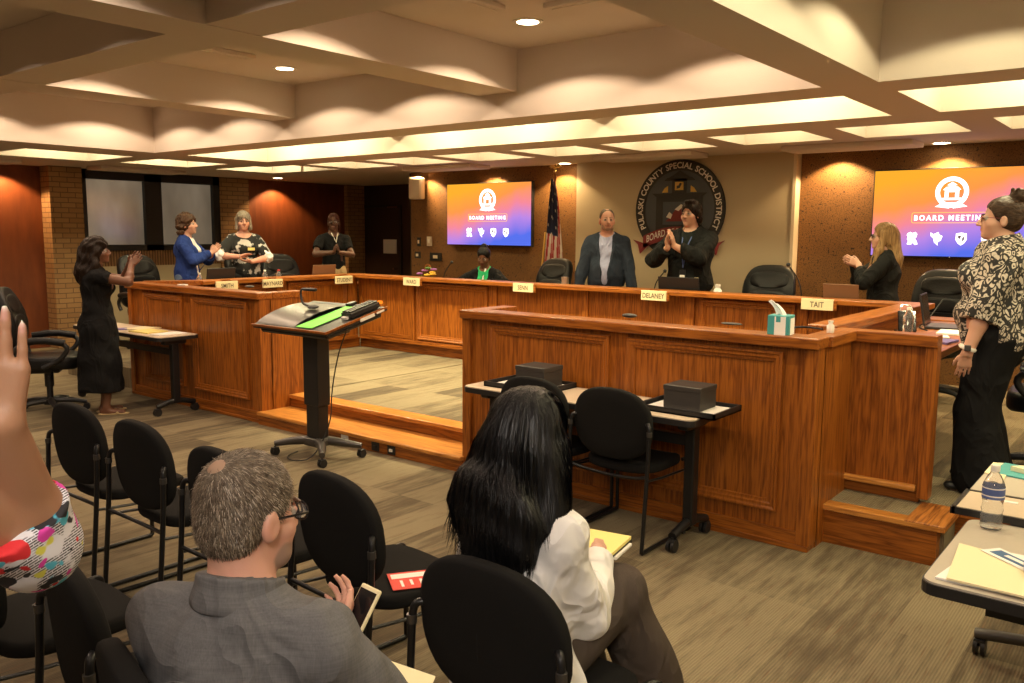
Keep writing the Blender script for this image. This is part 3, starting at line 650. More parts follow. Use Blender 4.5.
# walls
s_obj('wall_front', MB().bb(-9.42, -6.30, 9.4, 9.55, 0, 2.7).bb(-3.43, WX1, 9.4, 9.55, 0, 2.7), 'cork_wall')
s_obj('wall_front_white', MB().bb(-6.30, -3.47, 9.28, 9.55, 0, 2.7), 'cream_wall')
s_obj('wall_front_white_side', MB().bb(-3.47, -3.435, 9.27, 9.42, 0, 2.61), 'cream_lit_side_switch')  # side face of the white wall, its brighter lighting painted as paler cream
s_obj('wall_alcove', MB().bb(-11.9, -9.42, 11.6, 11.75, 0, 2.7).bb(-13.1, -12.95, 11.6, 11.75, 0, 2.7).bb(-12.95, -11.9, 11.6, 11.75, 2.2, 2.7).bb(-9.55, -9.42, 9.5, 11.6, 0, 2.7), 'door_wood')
s_obj('wall_left', MB().bb(-13.15, -13.0, WY0, 5.56, 0, 3.2).bb(-13.15, -13.0, 8.95, 11.15, 0, 3.2).bb(-13.15, -13.0, 11.55, 11.75, 0, 3.2), 'red_brown_panel')
s_obj('wall_left_below_window', MB().bb(-13.15, -13.0, 5.95, 8.45, 0, 1.15), 'cream_wall')
s_obj('wall_left_ribbed', MB().bb(-13.15, -13.0, 5.95, 8.45, 1.15, 1.39).bb(-13.15, -13.02, 5.95, 8.45, 2.58, 2.7), 'ribbed_panel')
s_obj('wall_left_brick', MB().bb(-13.15, -12.72, 5.54, 6.00, 0, 2.7), 'brick'); s_obj('wall_left_brick.001', MB().bb(-13.15, -12.95, 8.40, 8.97, 0, 2.7), 'brick'); s_obj('wall_left_brick.002', MB().bb(-13.15, -12.9, 11.15, 11.58, 0, 2.7), 'brick')
s_obj('wall_back', MB().bb(WX0 - .15, WX1 + .15, WY0 - .15, WY0, 0, 3.2), 'cream_wall'); s_obj('wall_right', MB().bb(WX1, WX1 + .15, WY0, 9.5, 0, 3.2), 'cream_wall')
# window pair in one dark frame
fr = MB()
for z0, z1 in ((1.39, 1.48), (2.46, 2.60)): fr.bb(-13.1, -12.96, 6.00, 8.40, z0, z1)
for y0, y1 in ((6.00, 6.17), (7.08, 7.36), (8.28, 8.41)): fr.bb(-13.1, -12.96, y0, y1, 1.39, 2.60)
w1 = s_obj('window_1', fr, 'dark_frame')
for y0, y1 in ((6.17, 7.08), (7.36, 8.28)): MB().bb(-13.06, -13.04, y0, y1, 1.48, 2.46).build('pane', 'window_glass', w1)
# door in the alcove
d1 = s_obj('door_1', MB().bb(-12.93, -11.92, 11.61, 11.66, 0, 2.17), 'door_wood')
MB().bb(-12.97, -12.92, 11.57, 11.66, 0, 2.2).bb(-11.93, -11.87, 11.57, 11.66, 0, 2.2).bb(-12.97, -11.87, 11.57, 11.66, 2.17, 2.22).build('door_frame', 'dark_frame', d1)
MB().bb(-12.2, -11.93, 11.53, 11.60, 2.165, 2.185).build('closer_arm', 'chrome', d1); MB().cyl((-12.02, 11.5, 1.0), (-12.02, 11.6, 1.0), .02).build('door_handle', 'chrome', d1)
sg = MB().bb(-12.38, -12.02, 11.585, 11.60, 1.29, 1.56).build('paper_notice', 'white_paper'); tag(sg, 'white paper notice taped on the dark door at the end of the hall', 'notice')
for i in range(4): MB().bb(-12.33, -12.07, 11.582, 11.586, 1.50 - .045 * i, 1.515 - .045 * i).build('print_line', 'plate_ink', sg) if False else None
# ------------------------------------------------------------------ dais joinery
MOULD = [(0, 0), (0, .028), (.012, .030), (.022, .022), (.036, .022), (.044, .014), (.058, .010), (.062, 0)]
def front(y): return lambda a, h, z: (a, y - h, z)
def sidep(x): return lambda a, h, z: (x + h, a, z)
CAP = 1.17
def mouldings(root, spans, z0, z1, fn, inner=None):
    for a0, a1 in spans: MB().frame(a0, a1, z0, z1, MOULD, fn).build('panel_moulding', 'oak_moulding', root, 25)
def low_wall(name, label, x0, x1, spans, ret, cat='dais wall'):
    """panelled low wall facing the audience at y = 4.5; ret = side (-1 / 1) with the short return"""
    t = thing(name, label, cat, (0, 0, 0))
    MB().bb(x0 + .02, x1 - .02, 4.515, 4.60, .05, CAP - .06).build('face_panel', 'oak_vertical', t)
    MB().bb(x0 + .01, x1 - .01, 4.495, 4.62, 0, .10).bb(x0 + .005, x1 - .005, 4.485, 4.62, 0, .03, .004).build('base_board', 'oak_along_x', t)
    for a, b in ((x0, x0 + .075), (x1 - .075, x1)): MB().bb(a, b, 4.488, 4.615, .032, CAP - .06, .004).build('corner_post', 'oak_vertical', t)
    mouldings(t, spans, .19, CAP - .09, front(4.515))
    m = MB().bb(x0 - .005, x1 + .01, 4.46, 4.64, CAP - .06, CAP, .008)
    xr = x0 if ret < 0 else x1
    m.bb(min(xr, xr - ret * .10) - .015, max(xr, xr - ret * .10) + .015, 4.62, 4.97, CAP - .06, CAP - .001, .006); m.build('cap_rail', 'oak_along_x', t)
    MB().bb(min(xr, xr - ret * .07), max(xr, xr - ret * .07), 4.60, 4.95, 0, CAP - .06).build('end_panel', 'oak_vertical', t)
    return t
fb = low_wall('dais_front_wall', 'long panelled oak wall behind the table with two black boxes', -4.00, -1.50, [(-3.75, -2.79), (-2.67, -1.69)], -1)
MB().bb(-1.57, -1.50, 4.60, 5.06, 0, CAP - .06).build('side_panel', 'oak_vertical', fb); MB().bb(-1.62, -1.47, 4.62, 5.08, CAP - .06, CAP - .001, .006).build('side_cap', 'oak_along_y', fb)
lb = low_wall('dais_front_wall', 'panelled oak wall left of the steps, with a small table before it', -8.66, -6.38, [(-8.36, -7.64), (-7.47, -6.58)], 1)
# wing panel
wg = thing('wing_panel', 'oak panel with a raised border standing on the platform edge, right of the tissue box', 'dais panel')
MB().bb(-1.55, -1.06, 5.075, 5.12, PZ + .07, CAP - .05).build('face_panel', 'oak_vertical', wg)
MB().bb(-1.55, -1.10, 5.085, 5.13, PZ, PZ + .08).build('base_board', 'oak_along_x', wg)
MB().bb(-1.58, -1.52, 5.045, 5.12, PZ + .03, CAP - .05, .004).build('stile', 'oak_vertical', wg); MB().bb(-1.105, -1.045, 5.045, 5.14, PZ + .03, CAP, .004).build('stile', 'oak_vertical', wg)
MB().bb(-1.60, -1.045, 5.03, 5.15, CAP - .065, CAP, .006).build('cap_rail', 'oak_along_x', wg); MB().bb(-1.54, -1.11, 5.04, 5.12, PZ + .065, PZ + .10, .01).build('bottom_rail', 'oak_tread', wg)
# rear desk along the front wall
rd = thing('dais_desk', 'long oak dais desk running beneath the school seal', 'desk')
MB().bb(-8.41, -1.76, 7.43, 7.48, PZ + .12, CAP - .046).build('face_panel', 'oak_vertical', rd)
MB().bb(-8.455, -1.76, 7.49, 7.54, PZ, PZ + .119).build('kick_board', 'oak_along_x', rd)
MB().bb(-8.54, -1.60, 7.28, 7.52, CAP - .045, CAP, .008).build('cap_rail', 'oak_along_x', rd)
MB().bb(-8.385, -1.76, 7.405, 7.43, PZ + .12, PZ + .17, .006).build('bottom_rail', 'oak_along_x', rd)
for xp in (-8.35, -7.42, -6.12, -4.90, -3.70, -2.62, -1.80): MB().bb(xp - (.07 if xp in (-6.12, -3.70) else .035), xp + .035, 7.405, 7.43, PZ + .17, CAP - .045, .003).build('post', 'oak_vertical', rd)
mouldings(rd, [(-7.34, -6.22), (-3.61, -2.70)], PZ + .19, CAP - .07, front(7.43))
for a, b in ((-8.30, -7.46), (-6.05, -4.94), (-4.86, -3.78), (-2.57, -1.86)): MB().bb(a, b, 7.42, 7.43, PZ + .18, PZ + .22).build('ledge', 'oak_along_x', rd)
MB().bb(-9.1, -.95, 7.485, 7.78, 1.00, 1.04, .006).build('work_top', 'oak_along_x', rd)
# left arm of the dais
la = thing('dais_desk', 'short oak side desk behind the left low wall, with three cream nameplates', 'desk')
MB().bb(-8.47, -8.42, 5.0, 7.42, PZ + .12, CAP - .049).build('face_panel', 'oak_vertical', la); MB().bb(-8.53, -8.46, 5.0, 7.48, PZ, PZ + .119).build('kick_board', 'oak_along_y', la)
MB().bb(-8.54, -8.30, 5.14, 7.275, CAP - .045, CAP + .002, .008).build('cap_rail', 'oak_along_y', la)
for yp in (5.08, 6.22, 7.30): MB().bb(-8.418, -8.395, yp - .06, yp + .06, PZ + .12, CAP - .049, .003).build('post', 'oak_vertical', la)
mouldings(la, [(5.18, 6.12), (6.32, 7.22)], PZ + .19, CAP - .07, sidep(-8.42)); MB().bb(-8.419, -8.39, 5.0, 7.40, PZ + .12, PZ + .17, .006).build('bottom_rail', 'oak_along_y', la)
MB().bb(-9.1, -8.47, 4.95, 7.475, 1.00, 1.04, .006).build('work_top', 'oak_along_y', la)
m = MB(); m.prism([(-8.70, 4.70), (-8.60, 4.62), (-8.28, 5.10), (-8.50, 5.16)], CAP - .045, CAP + .004); m.build('corner_cap', 'oak_along_y', la)
# right arm of the dais
ra = thing('dais_desk', 'short oak side desk running back from the wing panel, cluttered with papers and a laptop', 'desk')
MB().bb(-1.74, -1.66, 5.16, 7.42, PZ + .02, CAP - .05).build('face_panel', 'oak_along_y', ra); MB().bb(-1.80, -1.62, 5.155, 7.275, CAP - .05, CAP + .003, .008).build('cap_rail', 'oak_along_y', ra)
MB().bb(-1.66, -1.12, 5.16, 7.47, .985, 1.03, .006).build('work_top', 'oak_along_y', ra); MB().bb(-1.655, -1.60, 5.2, 7.4, PZ, .985).build('modesty_panel', 'oak_along_y', ra)
# ------------------------------------------------------------------ nameplates
def nameplate(txt, label, loc, rz, w=.27, long=False):
    t = thing('nameplate', label, 'nameplate', loc, rz, 'cream nameplates on the dais'); w2 = w; zt = CAP - loc[2]
    MB().bb(-.05, .05, .004, .05, zt + .003, zt + .006).bb(-.05, .05, .004, .008, .03, zt + .004).build('clip', 'oak_along_x', t)
    MB().box((0, 0, 0), (w2, .02, .095), bev=.003).build('plate', 'plate_cream', t); MB().box((.02, .006, -.003), (w2 + .01, .010, .085), bev=.002).build('holder', 'oak_along_x', t)
    text_obj('lettering', txt, 'plate_ink', t, lambda a, b: (a, -.0115, b), .046, offset=.012, sx=.84)
R90 = math.radians(90)
nameplate('SMITH', 'cream nameplate nearest the woman in the blue blazer', (-8.285, 5.42, CAP - .06), R90)
nameplate('MAYNARD', 'cream nameplate before the grey-haired woman, near the two small bottles', (-8.285, 6.02, CAP - .06), R90)
nameplate('STUDENT', 'cream nameplate before the woman in the black polo', (-8.285, 7.08, CAP - .06), R90)
nameplate('WARD', 'cream nameplate beside the small bunch of flowers', (-7.28, 7.265, CAP - .05), 0)
nameplate('SENN', 'cream nameplate below the empty chair left of the flag', (-5.60, 7.265, CAP - .045), 0)
nameplate('DELANEY', 'cream nameplate before the clapping man in the black jacket', (-4.02, 7.265, CAP - .05), 0)
nameplate('TAIT', 'cream nameplate before the blonde woman, behind the tissue box', (-2.46, 7.265, CAP - .045), 0)
# ------------------------------------------------------------------ stacking chairs
def superell(w, h, n=36, e=2.6):
    return [(w / 2 * math.copysign(abs(math.cos(a)) ** (2 / e), math.cos(a)), h / 2 * math.copysign(abs(math.sin(a)) ** (2 / e), math.sin(a))) for a in [2 * PI * i / n for i in range(n)]]
def pad(outline, thick, fn, bulge=.0, rings=((1, 0), (1.0, .35), (.985, .75), (.93, 1), (.6, 1.0), (.25, 1.0))):
    """soft pad: outline (a, b); fn(a, b, t) to a point; t from -1 to 1 through the thickness"""
    mb = MB(); lay = []
    for s_, t_ in [(r[0], -r[1]) for r in rings[::-1]] + list(rings[1:]): lay.append([mb.bm.verts.new(fn(a * s_, b * s_, t_ * thick / 2)) for a, b in outline])
    n = len(outline)
    for L0, L1 in zip(lay, lay[1:]):
        for k in range(n): mb.bm.faces.new((L0[k], L0[(k + 1) % n], L1[(k + 1) % n], L1[k]))
    mb.bm.faces.new(lay[0][::-1]); mb.bm.faces.new(lay[-1]); return mb
def make_chair(label):
    t = thing('stacking_chair', label, 'chair', group='black stacking chairs')
    pad(superell(.47, .45, e=3.4), .055, lambda a, b, h: (a, .045 + b, .425 + h - .35 * max(0, b - .12) ** 2 * 6 + .12 * (a * a))).build('seat', 'chair_fabric', t, 50)
    lean = math.radians(5)
    pad(superell(.49, .40, e=2.5), .052, lambda a, b, h: (a, -.215 - h - b * math.sin(lean) + .32 * a * a, .675 + b)).build('backrest', 'chair_fabric', t, 50)
    for g in (-1, 1):
        MB().tube([(g * .222, -.215, .70), (g * .244, -.235, .70), (g * .252, -.24, .66), (g * .252, -.25, .45), (g * .252, -.29, .03), (g * .252, -.29, .012), (g * .252, -.26, .012), (g * .252, .25, .012), (g * .252, .285, .012), (g * .252, .285, .05), (g * .252, .28, .40), (g * .245, .26, .425), (g * .225, .20, .425)], .0115, 8, 2).build('leg_frame', 'black_metal', t, 60)
        MB().tube([(g * .252, -.255, .40), (g * .252, -.1, .385), (g * .252, .28, .37)], .007, 6).build('side_rail', 'black_metal', t, 60)
        MB().cyl((g * .252, -.24, .64), (g * .252, -.241, .665), .0145).build('collar', 'dark_gray_metal', t, 60)
    MB().tube([(-.245, -.252, .42), (-.15, -.2, .385), (0, -.185, .375), (.15, -.2, .385), (.245, -.252, .42)], .0095, 7, 2).build('cross_rail', 'black_metal', t, 60)
    return t
CH = [((-4.20, 2.10), 2, 'black stacking chair leftmost in the empty row before the lectern'), ((-3.59, 2.10), -2, 'second black stacking chair in the front row, beside the leftmost one'), ((-2.89, 2.05), -3, 'black stacking chair mostly hidden behind the grey-haired man\'s head'),
      ((-2.26, 2.11), -7, 'black stacking chair with a red flyer on its seat'), ((-1.355, 1.835), 0, 'black stacking chair the woman in the white shirt sits on'),
      ((-2.17, 1.165), -11, 'black stacking chair in the second row, beside the person with raised hand'), ((-1.54, 1.0), -14, 'black stacking chair the grey-shirted man sits on, its back just showing at the lower edge'), ((-2.88, 1.16), -5, 'black stacking chair partly hidden by the newsprint sleeve'),
      ((-2.43, 4.17), 0, 'black stacking chair at the table under the oak wall, nearer the right black box'), ((-2.975, 4.17), 0, 'black stacking chair at the wall table, half hidden behind the black-haired woman')]
c0 = make_chair(CH[0][2]); c0.location = (*CH[0][0], 0)
for (x, y), a, lab in CH[1:]: dup(c0, lab, (x, y, 0), math.radians(a))
# ------------------------------------------------------------------ flip-top tables on casters
def caster(mb, x, y, r=.035):
    for g in (-1, 1): mb.cyl((x + g * .014 - .008, y, r), (x + g * .014 + .008, y, r), r, seg=18)
    mb.cyl((x, y, r), (x, y, r * 2.3), .008); mb.box((x, y, r * 1.75), (.045, .05, .02), bev=.006)
def make_table(label, x0, x1, y0, y1, mat, cat='table', legs=None, along='x', z=.74, cross=False):
    t = thing('training_table', label, cat, ((x0 + x1) / 2, (y0 + y1) / 2, 0)); w, d = x1 - x0, y1 - y0
    MB().prism(rounded_rect(w, d, .045), z - .008, z).build('table_top', mat, t)
    MB().prism(rounded_rect(w + .012, d + .012, .05), z - .038, z - .006).build('edge_band', 'table_edge', t)
    for lx in legs or (-w / 2 + .10, w / 2 - .10):
        MB().bb(lx - .035, lx + .035, -d * .32, -d * .26 + .0, .09, .10).bb(lx - .03, lx + .03, -.035, .035, .10, z - .04, .008).build('leg', 'black_metal', t)
        if cross:
            ft = MB().tube([(lx - .28, 0, .085), (lx - .12, 0, .105), (lx, 0, .115), (lx + .12, 0, .105), (lx + .28, 0, .085)], .024, 10, 1).build('foot', 'dark_gray_metal', t, 60)
            for g in (-1, 1): c = MB(); caster(c, lx + g * .26, 0); c.build('caster', 'black_plastic', ft, 40)
            MB().box((lx, 0, z - .06), (.07, d * .55, .05), bev=.012).build('bracket', 'black_plastic', t); continue
        f = MB().tube([(lx, -d * .46, .085), (lx, -d * .2, .115), (lx, 0, .125), (lx, d * .2, .115), (lx, d * .46, .085)], .026, 10, 1); ft = f.build('foot', 'black_metal', t, 60)
        for g in (-1, 1): c = MB(); caster(c, lx, g * d * .46); c.build('caster', 'black_plastic', ft, 40)
        MB().box((lx, 0, z - .06), (.07, d * .55, .05), bev=.012).build('bracket', 'black_plastic', t)
    MB().bb(-w / 2 + .12, w / 2 - .12, -.02, .02, z - .19, z - .13).build('stretcher', 'black_metal', t); return t
make_table('beige table on casters before the long oak wall, holding two black boxes', -3.58, -1.98, 4.02, 4.45, 'table_laminate')
make_table('beige table by the woman in the black dress, before the left oak wall', -8.95, -7.28, 4.04, 4.45, 'table_laminate')
make_table('grey-beige table with rounded corners nearest the camera, holding the phone and envelope', -.53, 1.25, 2.55, 3.24, 'laminate_grey', legs=(-.45, .6), cross=True)
make_table('grey-beige table beyond the tan board, holding a teal folder', -.60, 1.25, 3.50, 4.14, 'laminate_grey', legs=(-.62, .6), cross=True)
bd = thing('drawing_board', 'tan board with black edges bridging the two grey-beige tables', 'board', (-.04, 3.375, .745))
MB().bb(-.54, .56, -.128, .118, .012, .022).build('board_face', 'table_laminate', bd); MB().bb(-.55, .56, -.14, -.126, 0, .024).bb(-.55, .56, .116, .135, 0, .024).bb(-.555, -.54, -.14, .135, 0, .024).bb(-.54, .55, -.13, .12, 0, .011).build('edge_band', 'table_edge', bd); MB().box((-.40, .05, .0235), (.05, .02, .003)).build('sticker', 'white_paper', bd)
# ------------------------------------------------------------------ trays and boxes on the table
for x0, lab, lab2 in ((-3.46, 'flat black tray with white papers under the left black box', 'black carton on the tray at the far end of the table'), (-2.36, 'flat black tray with white papers overhanging the table end', 'black carton on the tray nearest the wall corner')):
    t = thing('paper_tray', lab, 'tray', (x0 + .23, 4.27, .741)); m = MB().bb(-.24, .24, -.17, .17, 0, .008)
    for a in ((-.24, -.228, -.17, .17), (.228, .24, -.17, .17), (-.24, .24, -.17, -.158), (-.24, .24, .158, .17)): m.bb(*a, 0, .032)
    m.build('tray', 'black_plastic', t); MB().bb(-.20, .20, -.13, .13, .009, .016).build('papers', 'white_paper', t)
    t2 = thing('carton', lab2, 'box', (x0 + (.30 if x0 < -3 else .24), 4.27, .758)); MB().bb(-.11, .11, -.10, .10, 0, .115, .004).build('carton_body', 'box_charcoal', t2); MB().bb(-.113, .113, -.103, .103, .10, .128, .004).build('lid', 'box_charcoal', t2)
# ------------------------------------------------------------------ lectern
lt = thing('lectern', 'black height-adjustable rolling lectern with a tilted top, before the steps', 'lectern', (-5.13, 4.10, 0))
MB().bb(-.085, .085, -.06, .06, .40, .96, .008).build('column', 'black_plastic', lt); MB().bb(-.07, .07, -.05, .05, .10, .42, .006).build('lower_column', 'black_plastic', lt)
MB().bb(-.09, .09, -.08, .08, .085, .15, .02).build('hub', 'dark_gray_metal', lt)
for gx, gy in ((-1, -1), (1, -1), (1, 1), (-1, 1)):
    f = MB().tube([(gx * .05, gy * .04, .125), (gx * .16, gy * .09, .115), (gx * .28, gy * .19, .09)], (.034, .030, .022), 10, 1).build('leg', 'dark_gray_metal', lt, 60)
    c = MB(); caster(c, gx * .28, gy * .19, .03); c.build('caster', 'black_plastic', f, 40)
TL = Matrix.Translation((.05, 0, 1.085)) @ Matrix.Rotation(math.radians(14), 4, 'X')
def tl(mb): bmesh.ops.transform(mb.bm, matrix=TL, verts=mb.bm.verts[:]); return mb
tl(MB().bb(-.43, .42, -.30, .30, -.03, 0, .006).bb(-.39, .385, -.27, .27, -.075, -.03, .02)).build('top_tray', 'black_plastic', lt); MB().bb(-.20, .22, -.16, .16, .95, 1.04, .02).build('under_box', 'black_plastic', lt)
tl(MB().bb(-.435, .425, -.306, -.296, -.012, .004)  .bb(.416, .426, -.30, .30, -.012, .004)).build('edge_trim', 'oak_along_x', lt)
m = MB(); m.grid(lambda u, v: (-.41 + .45 * u, -.27 + .5 * v, .004 + .04 * math.sin(PI * min(1, v * 1.02)) ** .6 * (1 - .25 * u)), 8, 14); tl(m).build('desk_cover', 'dark_gray_metal', lt, 60)
MB().tube([TL @ V((.41, -.1, -.04)), (.18, .06, .8), (.12, .04, .5), (.16, .0, .28), (.10, -.12, .02), (.02, -.25, .012), (-.14, -.2, .012), (-.2, -.04, .012)], .005, 6, 2).build('power_cord', 'cord_black', lt, 60)
tl(MB().bb(.422, .429, .02, .16, -.028, -.004)).build('label_strip', 'white_plastic', lt); tl(MB().bb(.422, .429, .185, .26, -.02, -.006)).build('label_strip', 'white_plastic', lt)
gp = tl(MB().bb(.06, .235, -.27, .21, .006, .009)).build('green_sheet', 'green_paper'); gp.location = (-5.13, 4.10, 0); tag(gp, 'bright green sheet of paper on the lectern top', 'paper')
hd = thing('desk_lamp', 'small black bent reading lamp on the lectern top', 'lamp', (-5.13, 4.10, 0))
m = MB().tube([(-.10, .02, .055), (-.2, .02, .07), (-.24, .05, .13), (-.235, .06, .17), (-.2, .06, .18)], .009, 8, 2); tl(m).build('neck', 'black_plastic', hd, 60); tl(MB().sph((-.08, .02, .056), (.055, .035, .014))).build('base', 'black_plastic', hd, 60); tl(MB().box((-.13, .06, .178), (.16, .03, .022), bev=.008)).build('lamp_head', 'black_plastic', hd)
kb = thing('keypad', 'black ribbed control keypad along the lectern\'s right edge', 'keypad', (-5.13, 4.10, 0)); m = MB().bb(.275, .385, -.02, .27, .006, .045, .006)
for i in range(3): m.bb(.285 + .033 * i, .305 + .033 * i, -.01, .26, .045, .056)
tl(m).build('keys', 'black_plastic', kb); tl(MB().bb(.30, .36, -.045, -.022, .005, .022)).build('cable_plug', 'white_plastic', kb); tl(MB().bb(.36, .40, .265, .285, .03, .05)).build('red_tab', 'led_amber', kb)
rm = tl(MB().bb(.05, .10, .22, .295, .004, .026, .004)).build('remote_control', 'black_plastic'); rm.location = (-5.13, 4.10, 0); tag(rm, 'small dark remote control at the lectern\'s back edge', 'remote')
# outlets on the riser
for x, mat, lab in ((-5.24, 'white_plastic', 'white power outlet on the step riser behind the lectern'), (-4.88, 'black_plastic', 'black power outlet on the riser, left one of two right of the lectern'), (-4.70, 'black_plastic', 'black power outlet with a white plug on the step riser')):
    t = thing('power_outlet', lab, 'outlet', (x, 4.458, .045)); MB().box((0, 0, 0), (.085, .008, .07), bev=.003).build('plate', mat, t); MB().box((.0, -.008, 0), (.03, .012, .02)).build('socket', 'black_plastic' if 'white plug' not in lab else 'white_plastic', t)
t = thing('power_outlet', 'beige outlet plate low on the tan brick pillar', 'outlet', (-12.71, 5.9, .42)); MB().box((0, 0, 0), (.01, .08, .12), bev=.003).build('plate', 'beige_plastic', t); MB().box((.006, 0, 0), (.008, .035, .07)).build('socket', 'dark_frame', t)
# ------------------------------------------------------------------ office chairs
def make_office(label):
    t = thing('office_chair', label, 'chair', group='black leather swivel chairs')
    m = pad(superell(.54, .68, e=3.2), .10, lambda a, b, h: (a, -.26 - h - .10 * (b + .34) + .35 * a * a + .03 * math.cos((b) * 9), .84 + b)); m.build('backrest', 'black_leather', t, 60)
    for zc, hh in ((1.03, .13), (.86, .10), (.72, .10)): pad(superell(.40, hh * 1.25, e=3), .05, lambda a, b, h, zc=zc: (a, -.222 - .10 * (zc - .5 + b) + h + .2 * a * a + .03 * math.cos((zc + b - .84) * 9), zc + b)).build('back_cushion', 'black_leather', t, 60)
    pad(superell(.54, .52, e=3.4), .12, lambda a, b, h: (a, .02 + b, .47 + h + .25 * a * a)).build('seat', 'black_leather', t, 60)
    for g in (-1, 1):
        arm = MB().tube([(g * .30, -.20, .50), (g * .315, -.24, .60), (g * .32, -.12, .70), (g * .32, .12, .70), (g * .318, .24, .64), (g * .30, .15, .52), (g * .28, .0, .45)], (.022,), 10, 2).build('armrest', 'black_plastic', t, 60)
        MB().tube([(g * .32, -.18, .685), (g * .32, 0, .715), (g * .32, .20, .68)], .034, 10, 1).build('arm_pad', 'black_leather', arm, 60)
    MB().cyl((0, 0, .10), (0, 0, .40), .028).cyl((0, 0, .24), (0, 0, .40), .04).build('gas_column', 'black_plastic', t, 40); MB().box((0, -.02, .40), (.22, .26, .05), bev=.015).build('mechanism', 'black_plastic', t); MB().cyl((.1, .05, .39), (.30, .05, .37), .008).build('lever', 'black_plastic', t)
    b = MB().lathe([(.01, .12), (.06, .12), (.06, .07), (.01, .07)])
    for i in range(5): a = 2 * PI * i / 5 + .3; b.tube([(0, 0, .11), (.18 * math.cos(a), .18 * math.sin(a), .10), (.31 * math.cos(a), .31 * math.sin(a), .075)], (.032, .026, .018), 8)
    bo = b.build('star_base', 'black_plastic', t, 40)
    for i in range(5): a = 2 * PI * i / 5 + .3; c = MB(); caster(c, .31 * math.cos(a), .31 * math.sin(a), .03); c.build('caster', 'black_plastic', bo, 40)
    return t
OC = [((-8.37, 3.54, 0), -33, 'black leather swivel chair with looped arms beside the woman in the black dress'), ((-10.15, 5.58, PZ), -85, 'black leather swivel chair behind the woman in the blue blazer'), ((-10.12, 7.08, PZ), -80, 'black leather swivel chair just right of the grey-haired woman'), ((-9.42, 7.12, PZ), -100, 'black leather swivel chair behind the brown-lidded laptop on the left side desk'),
      ((-6.20, 8.35, PZ), 172, 'black leather swivel chair beside the seated woman, left of the flag'), ((-3.36, 8.25, PZ), 185, 'black leather swivel chair against the white wall, right of the seal'), ((-1.80, 8.45, PZ), 178, 'black leather swivel chair under the right-hand display'), ((-.58, 6.20, PZ), 95, 'black leather swivel chair behind the standing woman in the patterned blouse')]
o0 = make_office(OC[0][2]); o0.location = OC[0][0]; o0.rotation_euler = (0, 0, math.radians(OC[0][1]))
for p, a, lab in OC[1:]: dup(o0, lab, p, math.radians(a))
# ------------------------------------------------------------------ displays
def arc_pts(cx, cz, r, a0, a1, n): return [(cx + r * math.cos(math.radians(a0 + (a1 - a0) * i / n)), cz + r * math.sin(math.radians(a0 + (a1 - a0) * i / n))) for i in range(n + 1)]
def flat(polys, y0, y1):
    """front-facing flat shapes (x, z) extruded from y0 (front) to y1"""
    mb = MB()
    for P in polys:
        a = [mb.bm.verts.new((x, y0, z)) for x, z in P]; b = [mb.bm.verts.new((x, y1, z)) for x, z in P]; n = len(P)
        mb.bm.faces.new(a); mb.bm.faces.new(b[::-1])
        for i in range(n): mb.bm.faces.new((a[i], a[(i + 1) % n], b[(i + 1) % n], b[i]))
    return mb
def ring(cx, cz, r0, r1, y0, y1, n=48):
    o, i = arc_pts(cx, cz, r1, 0, 360, n)[:-1], arc_pts(cx, cz, r0, 0, 360, n)[:-1]; ps = [[o[k], o[(k + 1) % n], i[(k + 1) % n], i[k]] for k in range(n)]; return flat(ps, y0, y1)
